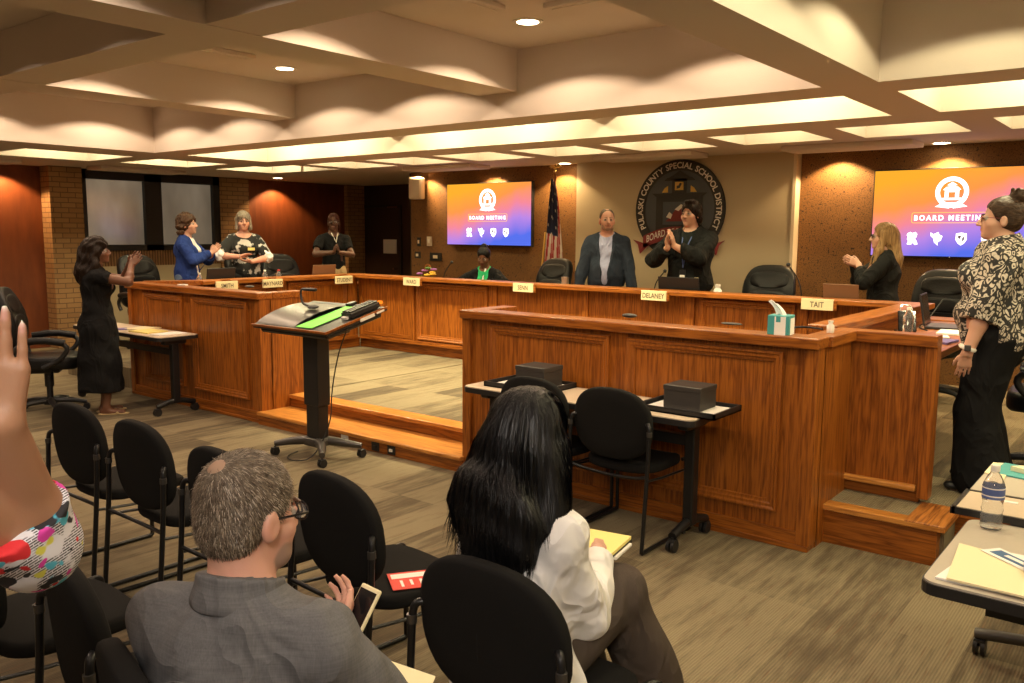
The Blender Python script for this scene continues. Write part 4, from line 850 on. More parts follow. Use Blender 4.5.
def display(label, cx, cz, w, h, y):
    t = thing('wall_display', label, 'screen', (cx, y, cz))
    MB().bb(-w / 2 - .012, w / 2 + .012, -.06, 0, -h / 2 - .014, h / 2 + .012, .004).build('bezel', 'black_plastic', t); MB().bb(-w * .3, w * .3, 0, .07, -h * .3, h * .3).build('wall_bracket', 'black_metal', t)
    MB().bb(-w / 2, w / 2, -.064, -.0605, -h / 2, h / 2).build('screen', 'display_gradient', t)
    u = h; yf, yb = -.068, -.0645; ez = .235 * u
    em = ring(0, ez, .126 * u, .175 * u, yf, yb)
    for P in ([(-.10, -.065), (.10, -.065), (.10, -.09), (-.10, -.09)], [(-.075, -.06), (-.035, -.06), (-.035, .03), (-.075, .03)], [(.035, -.06), (.075, -.06), (.075, .03), (.035, .03)], [(-.095, .025), (.095, .025), (.06, .06), (-.06, .06)], [(-.035, .055), (.035, .055), (.035, .08), (-.035, .08)], [(-.055, .078), (.055, .078), (0, .115)], [(-.03, .03), (.03, .03), (.03, .0), (-.03, .0)],
              [(-.17, -.165), (-.12, -.135), (-.02, -.15), (-.02, -.185), (-.12, -.17)], [(.17, -.165), (.12, -.135), (.02, -.15), (.02, -.185), (.12, -.17)], [(-.12, -.115), (.12, -.115), (.12, -.155), (-.12, -.155)]):
        a = flat([[(x * u, ez + z * u) for x, z in P]], yf, yb); me = bpy.data.meshes.new('tmp'); a.bm.to_mesh(me); a.bm.free(); em.bm.from_mesh(me); bpy.data.meshes.remove(me)
    em.build('emblem', 'screen_white', t)
    text_obj('lettering', 'BOARD MEETING', 'screen_white', t, lambda a, b: (a, yf, -.055 * u + b), .058 * u, offset=.030, sx=.95, sp=1.34)
    bw, bh = .415 * u, .062 * u; box = rounded_rect(2 * bw, 2 * bh, .02 * u, 3); inn = rounded_rect(2 * bw - .012 * u, 2 * bh - .012 * u, .015 * u, 3); n = len(box)
    flat([[(box[k][0], box[k][1] - .055 * u), (box[(k + 1) % n][0], box[(k + 1) % n][1] - .055 * u), (inn[(k + 1) % n][0], inn[(k + 1) % n][1] - .055 * u), (inn[k][0], inn[k][1] - .055 * u)] for k in range(n)], yf, yb).build('title_border', 'screen_gold', t)
    sh = [(-.055, .06), (0, .07), (.055, .06), (.058, -.01), (.03, -.055), (0, -.075), (-.03, -.055), (-.058, -.01)]
    L = [[[(-.05, .06), (-.02, .075), (.0, .06), (.035, .075), (.055, .05), (.045, .01), (.03, 0), (.05, -.03), (.065, -.07), (.03, -.075), (.01, -.05), (-.01, -.075), (-.055, -.07), (-.04, -.03), (-.055, -.01), (-.045, .02), (-.06, .035)]], [[(-.065, .07), (-.03, .05), (.02, .075), (.03, .045), (.065, .03), (.05, -.02), (.015, -.045), (.02, -.08), (-.02, -.045), (-.03, 0), (-.06, .03)]], [sh], [sh]]
    for i, P in enumerate(L):
        cxx = (-.395 + .262 * i) * u; flat([[(cxx + x * u, -.295 * u + z * u) for x, z in p] for p in P], yf, yb).build('logo', 'screen_white', t)
        if i > 1: flat([[(cxx + x * u, -.292 * u + z * u) for x, z in p] for p in ([(-.03, .035), (.0, .03), (-.01, -.01), (-.035, .01)], [(.012, .01), (.035, .03), (.03, -.02), (.01, -.035)])], yf - .002, yf).build('logo_detail', 'violet_folder', t)
    MB().sph((.02 * u, -.06, -h / 2 - .006), .006, 8).build('power_light', 'white_plastic', t); return t
display('wall display left of the flag, showing a board meeting slide', -7.82, 1.962, 1.530, .857, 9.37)
display('wall display above the blonde woman, right of the white wall', -1.900, 1.932, 1.455, .852, 9.37)
# ------------------------------------------------------------------ district seal on the white wall
st = thing('wall_seal', 'round black district seal with a school house, on the white wall', 'seal', (-4.815, 9.275, 1.995))
ring(0, 0, .455, .58, -.035, 0, 64).build('outer_ring', 'seal_black', st); flat([arc_pts(0, 0, .458, 0, 360, 64)[:-1]], -.028, 0).build('field', 'seal_slate', st)
def arc_text(txt, r, a0, a1, h, off, y, fn=None):
    vs, fs = [], []; ws = []
    for ch in txt:
        if ch == ' ': ws.append(.36); continue
        v_, f_, x0, x1 = text_geo(ch, off); ws.append(x1 - x0 + .13)
    tot = sum(ws); k = h / .7; acc = 0
    for ch, w in zip(txt, ws):
        mid = acc + w / 2; acc += w
        if ch == ' ': continue
        v_, f_, x0, x1 = text_geo(ch, off); a = math.radians(a0 + (a1 - a0) * mid / tot); b = len(vs)
        for p in v_:
            x = (p.x - (x0 + x1) / 2) * k; z = (p.y - .35) * k; rr = r + z
            vs.append((rr * math.cos(a) + x * math.sin(a), y, rr * math.sin(a) - x * math.cos(a)))
        fs += [tuple(i + b for i in f) for f in f_]
    me = bpy.data.meshes.new('ring_lettering'); me.from_pydata(vs, [], fs); me.update(); return me
link('ring_lettering', arc_text('PULASKI COUNTY SPECIAL SCHOOL DISTRICT', .515, 207, -27, .068, .022, -.038), 'seal_white', st)
bl = [[(-.29, .14), (.29, .14), (.36, .19), (-.36, .19)], [(-.30, -.42), (-.21, -.42), (-.21, .15), (-.30, .15)], [(.21, -.42), (.30, -.42), (.30, .15), (.21, .15)], [(-.22, -.18), (.22, -.18), (.22, -.36), (-.22, -.36)], [(-.22, .09), (.22, .09), (.22, .15), (-.22, .15)], [(-.095, .18), (.095, .18), (.095, .36), (-.095, .36)], [(-.20, .335), (.20, .335), (.16, .37), (-.16, .37)], [(-.15, .365), (.15, .365), (0, .45)]]
flat(bl, -.036, -.027).build('school_house', 'seal_black', st)
for P_ in ([(-.225, .20), (-.15, .20), (-.15, .275), (-.19, .25)], [(.225, .20), (.15, .20), (.15, .275), (.19, .25)], [(-.055, .225), (.055, .225), (.055, .32), (-.055, .32)]): flat([P_], -.041, -.03).build('gold_window', 'seal_gold', st)
flat([[(-.03, .24), (.01, .25), (.035, .30), (.01, .31), (-.005, .28), (-.03, .275)]], -.044, -.04).build('window_figure', 'seal_black', st)
flat([[(-.21, -.18), (.21, -.18), (.21, .09), (-.21, .09)]], -.033, -.026).build('picture_panel', 'seal_slate', st)
flat([[(-.17, -.14), (.15, -.14), (.10, -.04), (.02, .03), (-.04, .0), (-.10, -.08)]], -.037, -.03).build('picture_shape', 'seal_red', st)
flat([[(-.16, -.09), (-.10, -.11), (-.08, -.06), (-.12, -.03)], [(-.05, .0), (.03, .06), (.07, .045), (.0, -.02)], [(.08, .02), (.18, .05), (.19, .0), (.12, -.01)]], -.040, -.036).build('picture_highlight', 'seal_white', st)
rb = []
for i in range(16):
    a, b = (-.46 + .92 * i / 16), (-.46 + .92 * (i + 1) / 16); f = lambda x: -.20 - .55 * x * x
    rb.append([(a, f(a)), (b, f(b)), (b, f(b) - .15), (a, f(a) - .15)])
rb += [[(-.46, -.40), (-.60, -.36), (-.53, -.42), (-.50, -.53), (-.36, -.40)], [(.46, -.40), (.60, -.36), (.53, -.42), (.50, -.53), (.36, -.40)]]
flat(rb, -.050, -.036).build('ribbon', 'seal_red', st)
vs_, fs_, x0_, x1_ = text_geo('BOARD OF EDUCATION', .012)
k_ = .82 / (x1_ - x0_); me_ = bpy.data.meshes.new('ribbon_lettering'); me_.from_pydata([((v_.x - (x0_ + x1_) / 2) * k_, -.052, -.30 - .55 * ((v_.x - (x0_ + x1_) / 2) * k_) ** 2 + v_.y * k_ * 1.55) for v_ in vs_], [], fs_); me_.update(); link('ribbon_lettering', me_, 'seal_white', st)
# ------------------------------------------------------------------ flag
fl_ = thing('flag', 'draped United States flag on a pole with a gold eagle, between display and white wall', 'flag', (-6.53, 9.12, PZ))
MB().lathe([(.16, 0), (.16, .02), (.05, .05), (.02, .09)]).build('base', 'gold_metal', fl_, 40); MB().cyl((0, 0, .05), (0, 0, 2.26), .014).build('pole', 'oak_vertical', fl_, 60)
e_ = MB().sph((0, 0, 2.27), .02).sph((0, 0, 2.31), (.02, .016, .035)).sph((.012, -.01, 2.35), .012); e_.sph((-.045, 0, 2.335), (.045, .006, .022)).sph((.045, 0, 2.335), (.045, .006, .022)); e_.build('eagle', 'gold_metal', fl_, 60)
me = bpy.data.meshes.new('cloth'); nu, nv = 60, 90; vs, fs, cs = [], [], []
for i in range(nu + 1):
    for j in range(nv + 1):
        u, v_ = i / nu, j / nv; sp_ = .03 + .135 * v_ ** .7; ph = u * 5.2 * PI
        x = -.012 + (u - .42) * 2.1 * sp_; y = -.02 - .035 * (.3 + v_) * math.sin(ph) ; z = 2.20 - 1.42 * v_ - .14 * (1 - abs(2 * u - .9)) * 0 - .10 * u * (1 - .3 * v_)
        vs.append((x + .02 * math.cos(ph) * sp_ * 4, y, z))
        # cloth coordinates of a flag hanging from its hoist corner: stripes run down the drape
        a = u * 1.25 + v_ * .22; s_ = int(a * 13) % 2
        can = v_ < .50 and u < .78 + .2 * (1 - v_)
        col = (.42, .022, .028) if s_ == 0 else (.72, .64, .54)
        if can:
            col = (.018, .024, .065)
            if (i % 7 in (2, 3)) and (j % 7 in (2, 3)) and (i // 7 + j // 7) % 2 == 0: col = (.6, .56, .5)
        cs.append((*col, 1))
for i in range(nu):
    for j in range(nv): a = i * (nv + 1) + j; fs.append((a, a + 1, a + nv + 2, a + nv + 1))
me.from_pydata(vs, [], fs); me.update(); at_ = me.color_attributes.new('Col', 'FLOAT_COLOR', 'POINT'); at_.data.foreach_set('color', np.array(cs, np.float32).ravel())
for p in me.polygons: p.use_smooth = True
link('cloth', me, 'flag_cloth', fl_)
MB().tube([(-.16, -.05, .86), (-.165, -.05, .95), (-.12, -.03, 1.5)], .012, 6).build('gold_fringe', 'seal_gold', fl_, 60)
# ------------------------------------------------------------------ wall and ceiling fittings
sp_o = thing('wall_speaker', 'cream loudspeaker hung in the corner beside the dark hall', 'speaker', (-9.12, 9.22, 2.35), math.radians(20)); MB().box((0, 0, 0), (.20, .16, .32), bev=.02).build('cabinet', 'speaker_white', sp_o); MB().box((0, -.083, 0), (.17, .012, .28), bev=.01).build('grille', 'beige_plastic', sp_o); MB().cyl((0, .05, 0), (0, .18, .05), .02).build('mount', 'black_metal', sp_o)
def plate_(name, label, x, z, w, h, mat, cat):
    t = thing(name, label, cat, (x, 9.392, z)); MB().box((0, 0, 0), (w, .014, h), bev=.003).build('plate', mat, t); MB().box((0, -.012, .0), (w * .35, .012, h * .4)).build('switch', 'cream_lit_side_switch' if mat != 'beige_plastic' else 'white_plastic', t)
plate_('thermostat', 'beige thermostat on the cork wall left of the display', -9.03, 1.57, .10, .14, 'beige_plastic', 'thermostat'); plate_('light_switch', 'dark narrow switch plate left of the beige thermostat', -9.25, 1.56, .07, .13, 'dark_frame', 'switch')
plate_('light_switch', 'dark wide switch plate under the beige thermostat', -8.90, 1.34, .24, .12, 'dark_frame', 'switch'); plate_('light_switch', 'small dark switch plate at the corner by the hall', -9.28, 1.36, .12, .10, 'dark_frame', 'switch')
def downlight(x, y, z, label):
    t = thing('ceiling_light', label, 'ceiling light', (x, y, z)); MB().lathe([(.075, -.004), (.105, -.004), (.105, 0), (.075, 0)], cap=False).build('trim_ring', 'white_plastic', t, 40); MB().lathe([(.001, -.003), (.08, -.003), (.08, .0), (.001, .0)]).build('lens', 'lamp_glow', t)
downlight(-6.32, 4.78, CT - .001, 'lit round ceiling light in the middle sunken coffer'); downlight(-3.62, 4.72, CT - .001, 'lit round ceiling light in the sunken coffer nearest the top of the picture')
downlight(-2.0, 9.2, CZ - .001, 'lit round ceiling light above the right-hand display'); downlight(-6.45, 9.22, CZ - .001, 'lit round ceiling light above the flag'); downlight(-12.3, 9.1, CZ - .001, 'lit round ceiling light above the grey-haired woman')
def cpanel(x, y, z, w, d, label, h=.035):
    t = thing('ceiling_panel', label, 'ceiling panel', (x, y, z - h)); MB().bb(-w / 2, w / 2, -d / 2, d / 2, 0, h, .008).build('panel', 'ceiling_paint', t); MB().bb(-w / 2 + .04, w / 2 - .04, -d / 2 + .04, d / 2 - .04, -.004, 0).build('inner_face', 'ceiling_paint', t)
cpanel(-3.78, 4.02, CT, .62, .56, 'square white ceiling panel beside the top coffer light'); cpanel(-2.95, 4.70, CT, .62, .60, 'square white ceiling panel in the coffer, right of the top light'); cpanel(-6.35, 4.0, CT, .66, .56, 'square white ceiling panel in the middle coffer')
cpanel(-4.95, 8.75, CZ, 1.25, .42, 'long flat ceiling panel above the school seal', .05); cpanel(-2.75, 8.85, CZ, 1.25, .42, 'long flat ceiling panel above the right-hand display', .05); cpanel(-8.1, 8.75, CZ, 1.25, .42, 'long flat ceiling panel above the left display', .05); cpanel(-12.25, 6.6, CZ, .42, 1.3, 'long flat ceiling panel over the window', .05); cpanel(-12.2, 4.3, CZ, .42, 1.2, 'long flat ceiling panel by the brick pillar', .05)
# ------------------------------------------------------------------ things on the dais
DT = 1.041
def laptop(label, x, y, z, rz, mat='black_plastic', w=.36, ang=100):
    t = thing('laptop', label, 'laptop', (x, y, z), rz); MB().bb(-w / 2, w / 2, -.12, .12, 0, .018, .004).build('keyboard_base', mat, t)
    a = math.radians(ang - 90); M_ = Matrix.Translation((0, .118, .018)) @ Matrix.Rotation(-a, 4, 'X'); m = MB().bb(-w / 2, w / 2, 0, .012, 0, .235, .004); bmesh.ops.transform(m.bm, matrix=M_, verts=m.bm.verts[:]); lid = m.build('lid', mat, t)
    m = MB().bb(-w / 2 + .012, w / 2 - .012, -.002, .0, .014, .225); bmesh.ops.transform(m.bm, matrix=M_, verts=m.bm.verts[:]); m.build('screen', 'laptop_screen', lid); return t
laptop('dark laptop behind the nameplate nearest the woman in the blue blazer', -8.74, 5.55, DT, R90 + PI, 'black_plastic'); laptop('brown-lidded laptop on the left side desk between two women', -8.74, 7.02, DT, R90 + PI, 'laptop_brown')
laptop('black laptop before the clapping man in the black jacket', -3.92, 7.72, DT, PI, 'black_plastic', .44); laptop('brown-lidded laptop before the blonde woman', -2.36, 7.70, DT, PI, 'laptop_brown', .30)
laptop('open dark laptop on the right side desk before the patterned blouse', -1.40, 6.95, 1.031, R90 + .1, 'black_plastic', .34, 100)
laptop('laptop at the right edge on the second grey-beige table', -.30, 3.74, .742, math.radians(-80), 'dark_gray_metal', .34, 112)
def bottle(label, x, y, z, h=.21, r=.033, cap='white_plastic', lab=None, big=False):
    t = thing('water_bottle', label, 'bottle', (x, y, z)); k = h / .21
    pr = [(.006, 0), (r * .9, .002), (r, .012 * k), (r * .94, .03 * k), (r, .042 * k), (r * .92, .055 * k), (r, .068 * k), (r * .9, .085 * k), (r * .97, .10 * k), (r, .105 * k), (r, .142 * k), (r * .95, .150 * k), (r * .6, .178 * k), (r * .40, .186 * k), (r * .38, .196 * k)]
    MB().lathe(pr, seg=28).build('bottle_body', 'clear_plastic', t, 50); MB().lathe([(r * .42, .192 * k), (r * .44, .208 * k), (r * .40, .212 * k), (.001, .212 * k)], seg=20).build('cap', cap, t, 40)
    if lab: MB().lathe([(r * 1.012, .104 * k), (r * 1.012, .143 * k)], seg=28, cap=False).build('label', lab, t, 60); MB().lathe([(r * 1.018, .112 * k), (r * 1.018, .116 * k)], seg=28, cap=False).build('label_stripe', 'white_plastic', t, 60); MB().lathe([(r * 1.018, .137 * k), (r * 1.018, .141 * k)], seg=28, cap=False).build('label_stripe', 'white_plastic', t, 60)
    return t
bottle('clear water bottle with a blue label on the grey-beige table', -.455, 3.16, .741, .215, .034, 'white_plastic', 'label_blue')
bottle('clear water bottle on the right side desk behind the wing panel', -1.46, 6.12, 1.031, .20); bottle('water bottle beside the laptop near the woman in the blue blazer', -8.62, 5.30, DT, .20); bottle('water bottle with a red cap near the grey-haired woman', -8.75, 6.45, DT, .20, .033, 'red_plastic'); bottle('clear water bottle left of the red-capped one', -8.75, 6.25, DT, .20)
t = thing('hand_sanitizer', 'small white pump bottle on the corner of the oak wall cap', 'bottle', (-1.545, 4.80, CAP)); MB().lathe([(.018, 0), (.02, .004), (.02, .04), (.012, .05), (.010, .056)]).build('bottle_body', 'white_plastic', t, 50); MB().lathe([(.014, .056), (.014, .068), (.001, .068)]).build('cap', 'white_plastic', t, 40)
t = thing('small_jar', 'small white jar with a cap right of the black laptop', 'jar', (-3.55, 7.66, DT)); MB().lathe([(.035, 0), (.04, .01), (.04, .13), (.02, .16)]).build('jar_body', 'tissue_white', t, 50); MB().lathe([(.026, .16), (.026, .19), (.001, .19)]).build('cap', 'white_plastic', t, 40)
t = thing('tissue_box', 'teal and white tissue box on the corner of the oak wall', 'tissue box', (-1.735, 4.56, CAP), math.radians(6)); MB().bb(-.058, .058, -.058, .058, 0, .105, .003).build('carton', 'teal_paper', t)
MB().bb(-.02, .04, -.0595, -.057, .0, .10).bb(.057, .0595, -.03, .05, 0, .09).build('carton_print', 'tissue_white', t); MB().bb(-.012, .012, -.0605, -.058, .070, .1).build('emblem', 'teal_paper', t)
m = MB(); m.grid(lambda u, v: ((u - .5) * .06 * (1 - .2 * v) - .05 * v * v + .0, .012 * math.sin(u * 7) * (1 - v * .3), .10 + .075 * v + .01 * math.sin(u * 5)), 12, 8); m.build('tissue', 'tissue_white', t, 80)
m = MB(); m.sph((0, 0, .022), (.05, .04, .024), 12); o = m.build('crumpled_tissue', 'tissue_white', None, 80)
for v_ in o.data.vertices: v_.co *= 1 + .18 * math.sin(v_.co.x * 190 + v_.co.y * 130) 
o.location = (-1.585, 5.86, 1.037); tag(o, 'crumpled white tissue on the right side desk', 'tissue')
t = thing('tablet_stand', 'small dark tablet on a stand behind the water bottle', 'tablet', (-1.54, 6.42, 1.031), .5); MB().box((0, 0, .08), (.12, .012, .15), rx=-.35, bev=.004).build('tablet', 'screen_black', t); MB().tube([(-.04, .02, .14), (-.04, .06, .19), (.04, .06, .19), (.04, .02, .14)], .004, 6, 2).build('wire_handle', 'chrome', t, 60); MB().box((0, .04, .006), (.12, .10, .01)).build('stand', 'black_plastic', t)
o = MB().box((-1.28, 6.58, 1.038), (.17, .28, .012), .1).build('paper_stack', 'white_paper'); tag(o, 'white papers on the right side desk beside the patterned blouse', 'papers')
o = MB().box((-1.22, 5.98, 1.0385), (.14, .22, .014), -.1).build('folder', 'violet_folder'); tag(o, 'dark violet folder on the right side desk', 'folder')
o = MB().box((-1.29, 6.28, 1.036), (.10, .12, .006), .3).build('paper_slip', 'white_paper'); tag(o, 'white paper slip between the violet folder and the papers', 'paper')
def mic(label, x, y, tx, ty, h, rz=0):
    t = thing('gooseneck_microphone', label, 'microphone', (x, y, DT)); MB().lathe([(.035, 0), (.035, .015), (.012, .03)]).build('base', 'black_plastic', t, 40); MB().tube([(0, 0, .02), (tx * .1, ty * .1, h * .6), (tx, ty, h)], .006, 7, 2).build('neck', 'black_metal', t, 60); MB().sph((tx, ty, h), .019, 10).build('microphone_head', 'black_plastic', t, 60)
mic('thin gooseneck microphone right of the empty chair by the white wall', -2.72, 7.62, -.13, -.02, .40); mic('thin gooseneck microphone left of the black laptop', -4.22, 7.62, .12, 0, .30); mic('thin gooseneck microphone left of the seated woman', -7.10, 7.62, .14, 0, .31)
t = thing('steel_cup', 'small steel cup on the dais beside the flag', 'cup', (-5.26, 7.56, DT)); MB().lathe([(.03, 0), (.036, .01), (.042, .20), (.038, .20), (.03, .012)]).build('cup_body', 'steel_cup', t, 40)
t = thing('flower_bunch', 'small bunch of yellow and violet flowers on the dais', 'flowers', (-7.36, 7.62, DT + .006))
for i, (x, y, z, mt) in enumerate(((-.14, 0, .15, 'flower_violet'), (-.07, .02, .19, 'flower_violet'), (.02, -.03, .14, 'flower_yellow'), (.09, 0, .15, 'flower_yellow'), (.06, .02, .17, 'flower_yellow'), (.12, -.02, .21, 'flower_violet'), (-.02, .03, .22, 'flower_green'))):
    m = MB()
    for k in range(7): a = 2 * PI * k / 7; m.sph((x + .022 * math.cos(a), y + .022 * math.sin(a), z), (.02, .02, .012), 7)
    m.sph((x, y, z + .004), .014, 7); m.build('blossom', mt, t, 60); 
m = MB()
for x, y in ((-.12, 0), (-.05, .01), (.03, 0), (.09, 0)): m.tube([(x * .3, y, 0), (x, y, .15)], .004, 5)
m.build('stems', 'flower_green', t); MB().tube([(-.05, 0, .20), (-.04, 0, .26), (.02, 0, .27), (.05, 0, .24)], .006, 6, 2).build('wrap_handle', 'oak_along_x', t)
o = MB().sph((-2.83, 4.80, CAP + .012), (.055, .035, .014), 12).build('computer_mouse', 'box_charcoal', None, 60); tag(o, 'dark computer mouse on the long oak wall cap', 'mouse')
o = MB().sph((-2.14, 4.83, CAP + .006), (.07, .03, .008), 12).build('cable_cover', 'box_charcoal', None, 60); tag(o, 'flat dark cable cover on the long oak wall cap', 'cable cover')
o = MB().sph((-7.05, 4.86, CAP + .010), (.055, .04, .012), 12).build('computer_mouse', 'box_charcoal', None, 60); tag(o, 'dark computer mouse on the left oak wall cap', 'mouse')
o = MB().box((-7.75, 4.58, CAP + .007), (.11, .04, .012), .2, .003).build('paper_slip', 'white_paper'); tag(o, 'small white slip on the left oak wall cap', 'paper')
o = MB().tube([(-1.62, 4.9, CAP + .006), (-1.75, 4.93, CAP + .012), (-1.9, 4.88, CAP - .02), (-1.92, 4.86, CAP - .2)], .006, 6, 2).build('cable', 'cord_black', None, 60); tag(o, 'short black cable over the oak wall behind the tissue box', 'cable')
o = MB().tube([(-1.45, 6.62, 1.037), (-1.55, 6.75, 1.04), (-1.58, 7.2, 1.05), (-1.5, 7.3, 1.22)], .005, 6, 2).build('cable', 'cord_black', None, 60); tag(o, 'thin black cable rising behind the right side desk laptop', 'cable')
# left table papers
for p, d, rz, mt, nm, lb, ct in (((-7.78, 4.22, .747), (.30, .22, .012), .1, 'yellow_paper', 'paper_stack', 'yellow papers on the table by the woman in the black dress', 'papers'), ((-8.06, 4.32, .746), (.22, .26, .008), .3, 'cream_paper', 'paper_stack', 'cream papers left of the yellow papers', 'papers'), ((-8.20, 4.12, .745), (.16, .2, .006), -.4, 'violet_folder', 'folder', 'dark folder at the front edge of the left table', 'folder'), ((-7.49, 4.26, .7445), (.18, .28, .005), 0, 'white_paper', 'paper_sheet', 'white sheet at the right end of the left table', 'paper')):
    o = MB().box((0, 0, 0), d).build(nm, mt); o.location = p; o.rotation_euler = (0, 0, rz); tag(o, lb, ct)
# right table things
def sheet(name, mt, poly, z, h, lb, ct):
    o = MB().prism(poly, z, z + h).build(name, mt); tag(o, lb, ct); return o
sheet('paper_stack', 'white_paper', [(-.50, 2.58), (.25, 2.60), (.25, 2.86), (-.47, 2.80)], .741, .006, 'white papers under the cream envelope', 'papers'); sheet('envelope', 'cream_paper', [(-.47, 2.575), (-.02, 2.565), (.10, 2.80), (-.50, 2.90)], .748, .006, 'large cream envelope under the phone', 'envelope')
sheet('paper_sheet', 'white_paper', [(-.42, 2.92), (-.30, 2.84), (.3, 2.95), (.3, 3.0), (-.2, 2.93)], .7475, .002, 'white sheet behind the cream envelope', 'paper')
bk = thing('brochure', 'white brochure with a blue band beneath the phone', 'brochure', (-.28, 2.79, .756), math.radians(-38)); MB().bb(-.17, .17, -.035, .035, 0, .002).build('page', 'white_paper', bk); MB().bb(-.15, .16, -.020, .022, .002, .0028).build('band', 'blue_print', bk); MB().bb(-.11, .12, -.006, .010, .0028, .0034).build('band_print', 'white_paper', bk)
ph = thing('smartphone', 'smartphone in a wine-red case lying on the cream envelope', 'phone', (-.225, 2.775, .762), math.radians(8)); m = MB(); m.prism(rounded_rect(.165, .085, .012), 0, .010); m.build('case', 'wine_case', ph); m = MB(); m.prism(rounded_rect(.150, .072, .008), .010, .0112); m.build('screen', 'screen_black', ph)
sheet('folder', 'teal_paper', [(-.58, 3.92), (-.30, 3.86), (-.18, 4.08), (-.56, 4.12)], .741, .005, 'teal folder under the cream sheets on the second table', 'folder'); sheet('paper_stack', 'cream_paper', [(-.52, 3.99), (-.36, 3.93), (-.22, 4.06), (-.40, 4.11)], .7465, .02, 'cream sheets on the teal folder', 'papers'); sheet('paper_sheet', 'cream_paper', [(-.60, 4.10), (-.60, 3.9), (-.52, 3.84), (-.53, 4.11)], .7415, .004, 'cream sheet poking out left of the teal folder', 'paper')
o = MB().cyl((-.20, 4.02, .75), (-.325, 4.0, .90), .006, seg=8).build('stylus', 'chrome', None, 60); tag(o, 'thin metal stylus leaning over the cream sheets by the laptop', 'stylus')
# flyer on the chair
fy = thing('flyer', 'red printed flyer on the empty chair seat', 'flyer', (-2.10, 2.12, .462), math.radians(-35)); MB().bb(-.075, .075, -.105, .105, 0, .002).build('page', 'red_paper', fy); m = MB().bb(-.06, -.02, -.095, .09, .002, .003)
for i in range(5): m.bb(.0, .055 - .01 * (i % 2), -.07 + .035 * i, -.06 + .035 * i, .002, .003)
m.build('print', 'white_paper', fy)
# ------------------------------------------------------------------ people
def stand(k, dx=.095, fy=.04, toe=.25): return {'L': ((-dx * k, fy * k, .085 * k), (-.1, 1, 0), (-toe, 1, 0)), 'R': ((dx * k, fy * k, .085 * k), (.1, 1, 0), (toe, 1, 0))}
def clap(k, c, up=.75, out=.25, dy=.012):
    """two palms meeting at c (local), fingers pointing up and forward"""
    x, y, z = c
    d = (0, .55, up)
    return {'L': ((x - .035 * k, y - .07 * k, z - .08 * k), (-1, -.25, -.75), (.12, .55, up), (1, 0, 0), 8), 'R': ((x + .035 * k, y - .06 * k, z - .085 * k), (1, -.25, -.75), (-.12, .62, up), (-1, .1, 0), 8)}
# --- woman in the black dress
k = 1.64 / 1.75
f = Fig('person', 'woman with long dark wavy hair in a black dress, clapping beside the swivel chair', (-7.90, 3.80, 0), -22, 1.64, 'brown', True, 1.06, arms=clap(k, (.02, .36, 1.46)), legs=stand(k, .085, .03), hairc=(.015, .01, .008), head=(-8, 4, 0))
f.body(lip=(.20, .05, .045))
def ex(F):
    for t0, t1, a, b in ((.06, -.06, (.160, .125), (.20, .165)), (-.06, -.40, (.20, .165), (.205, .185)), (-.40, -.66, (.205, .185), (.225, .205))): F.tor(f.sp(t0), f.sp(t1), tuple(x * k * 1.03 for x in a), tuple(x * k * 1.03 for x in b), f.X, f.Y, .03)
f.top('dress', 'black_cloth', .012, .42, -.70, .008, extra=ex, fold=.006, t1=.47)
def hb(F):
    q = f.hk; f.cap_hair(F, .026); f.open_face(F)
    for g in (-1, 1): F.cap(f.hp(g * .07, -.02, .0), f.hp(g * .095, -.03, -.16), .036 * q, .050 * q, .02)
    F.cap(f.hp(0, -.08, .02), f.hp(0, -.12, -.20), .078 * q, .105 * q, .03); F.cap(f.hp(0, -.12, -.20), f.hp(.0, -.135, -.44), .105 * q, .050 * q, .03, None, 'add', f.Y, .7)
f.hair('hair_dark_brown', hb, noise=wavy(.010, 40, 48))
for sd in 'LR':
    a, d = f.an[sd], f.foot[sd]; F = Field(); b = a + A(0, 0, -.074); F.cap(b - d * .045, b + d * .17, .036, .030, .01, None, 'add', A(0, 0, 1), .35); F.cap(b + d * .09 + A(-.034, 0, .012), b + d * .09 + A(.034, 0, .012), .012, .012, .01); F.cap(b + d * .07 + A(0, 0, .03), b + d * .10 + A(0, 0, .025), .012, .010, .01); F.mesh('sandal', .006, 'khaki', f.root)
# --- woman in the blue blazer
k = 1.71 / 1.75
f = Fig('person', 'woman with curly brown hair in a royal blue blazer, clapping on the dais', (-9.60, 5.74, PZ), -50, 1.69, 'fair', True, 1.05, arms=clap(k, (.05, .38, 1.30), .55), legs=stand(k), hairc=(.06, .03, .02), head=(-4, 6, 0))
f.body(smile=.004)
f.top('shirt', 'white_shirt', .010, 0, -.04, fold=.003, neck=.07)
jk = f.top('blazer', 'royal_blue', .020, 1.9, -.10, .004, open_v=-.12, fold=.006, neck=.085); f.lapels(jk, 'blue_lapel', .12)
f.pants('jeans', .012, .02)
f.shoes('black_plastic')
def hb(F):
    q = f.hk; f.cap_hair(F, .026); f.open_face(F, -.035, .09)
    for i in range(26):
        a = PI * (.08 + .84 * i / 25) + PI; z = -.02 - .07 * (i % 3); r = .098 + .012 * (i % 2); F.ell(f.hp(r * math.cos(a), -.01 + r * math.sin(a) * .95, z), (.030 * q,) * 3, None, .012)
    for i in range(9): a = PI * i / 8; F.ell(f.hp(.085 * math.cos(a), -.02, .045 + .09 * math.sin(a)), (.028 * q,) * 3, None, .012)
f.hair('hair_brown', hb, noise=wavy(.007, 70, 80))
b = MB().box(f.sp(.30) + f.Y * .165 + f.X * .05, (.085, .006, .03)); b.build('name_tag', 'yellow_paper', f.root)
MB().tube([f.N + f.Y * .03 - f.X * .06, f.sp(.36) + f.Y * .15 - f.X * .04, f.sp(.2) + f.Y * .155], .004, 5).build('lanyard', 'label_blue', f.root)
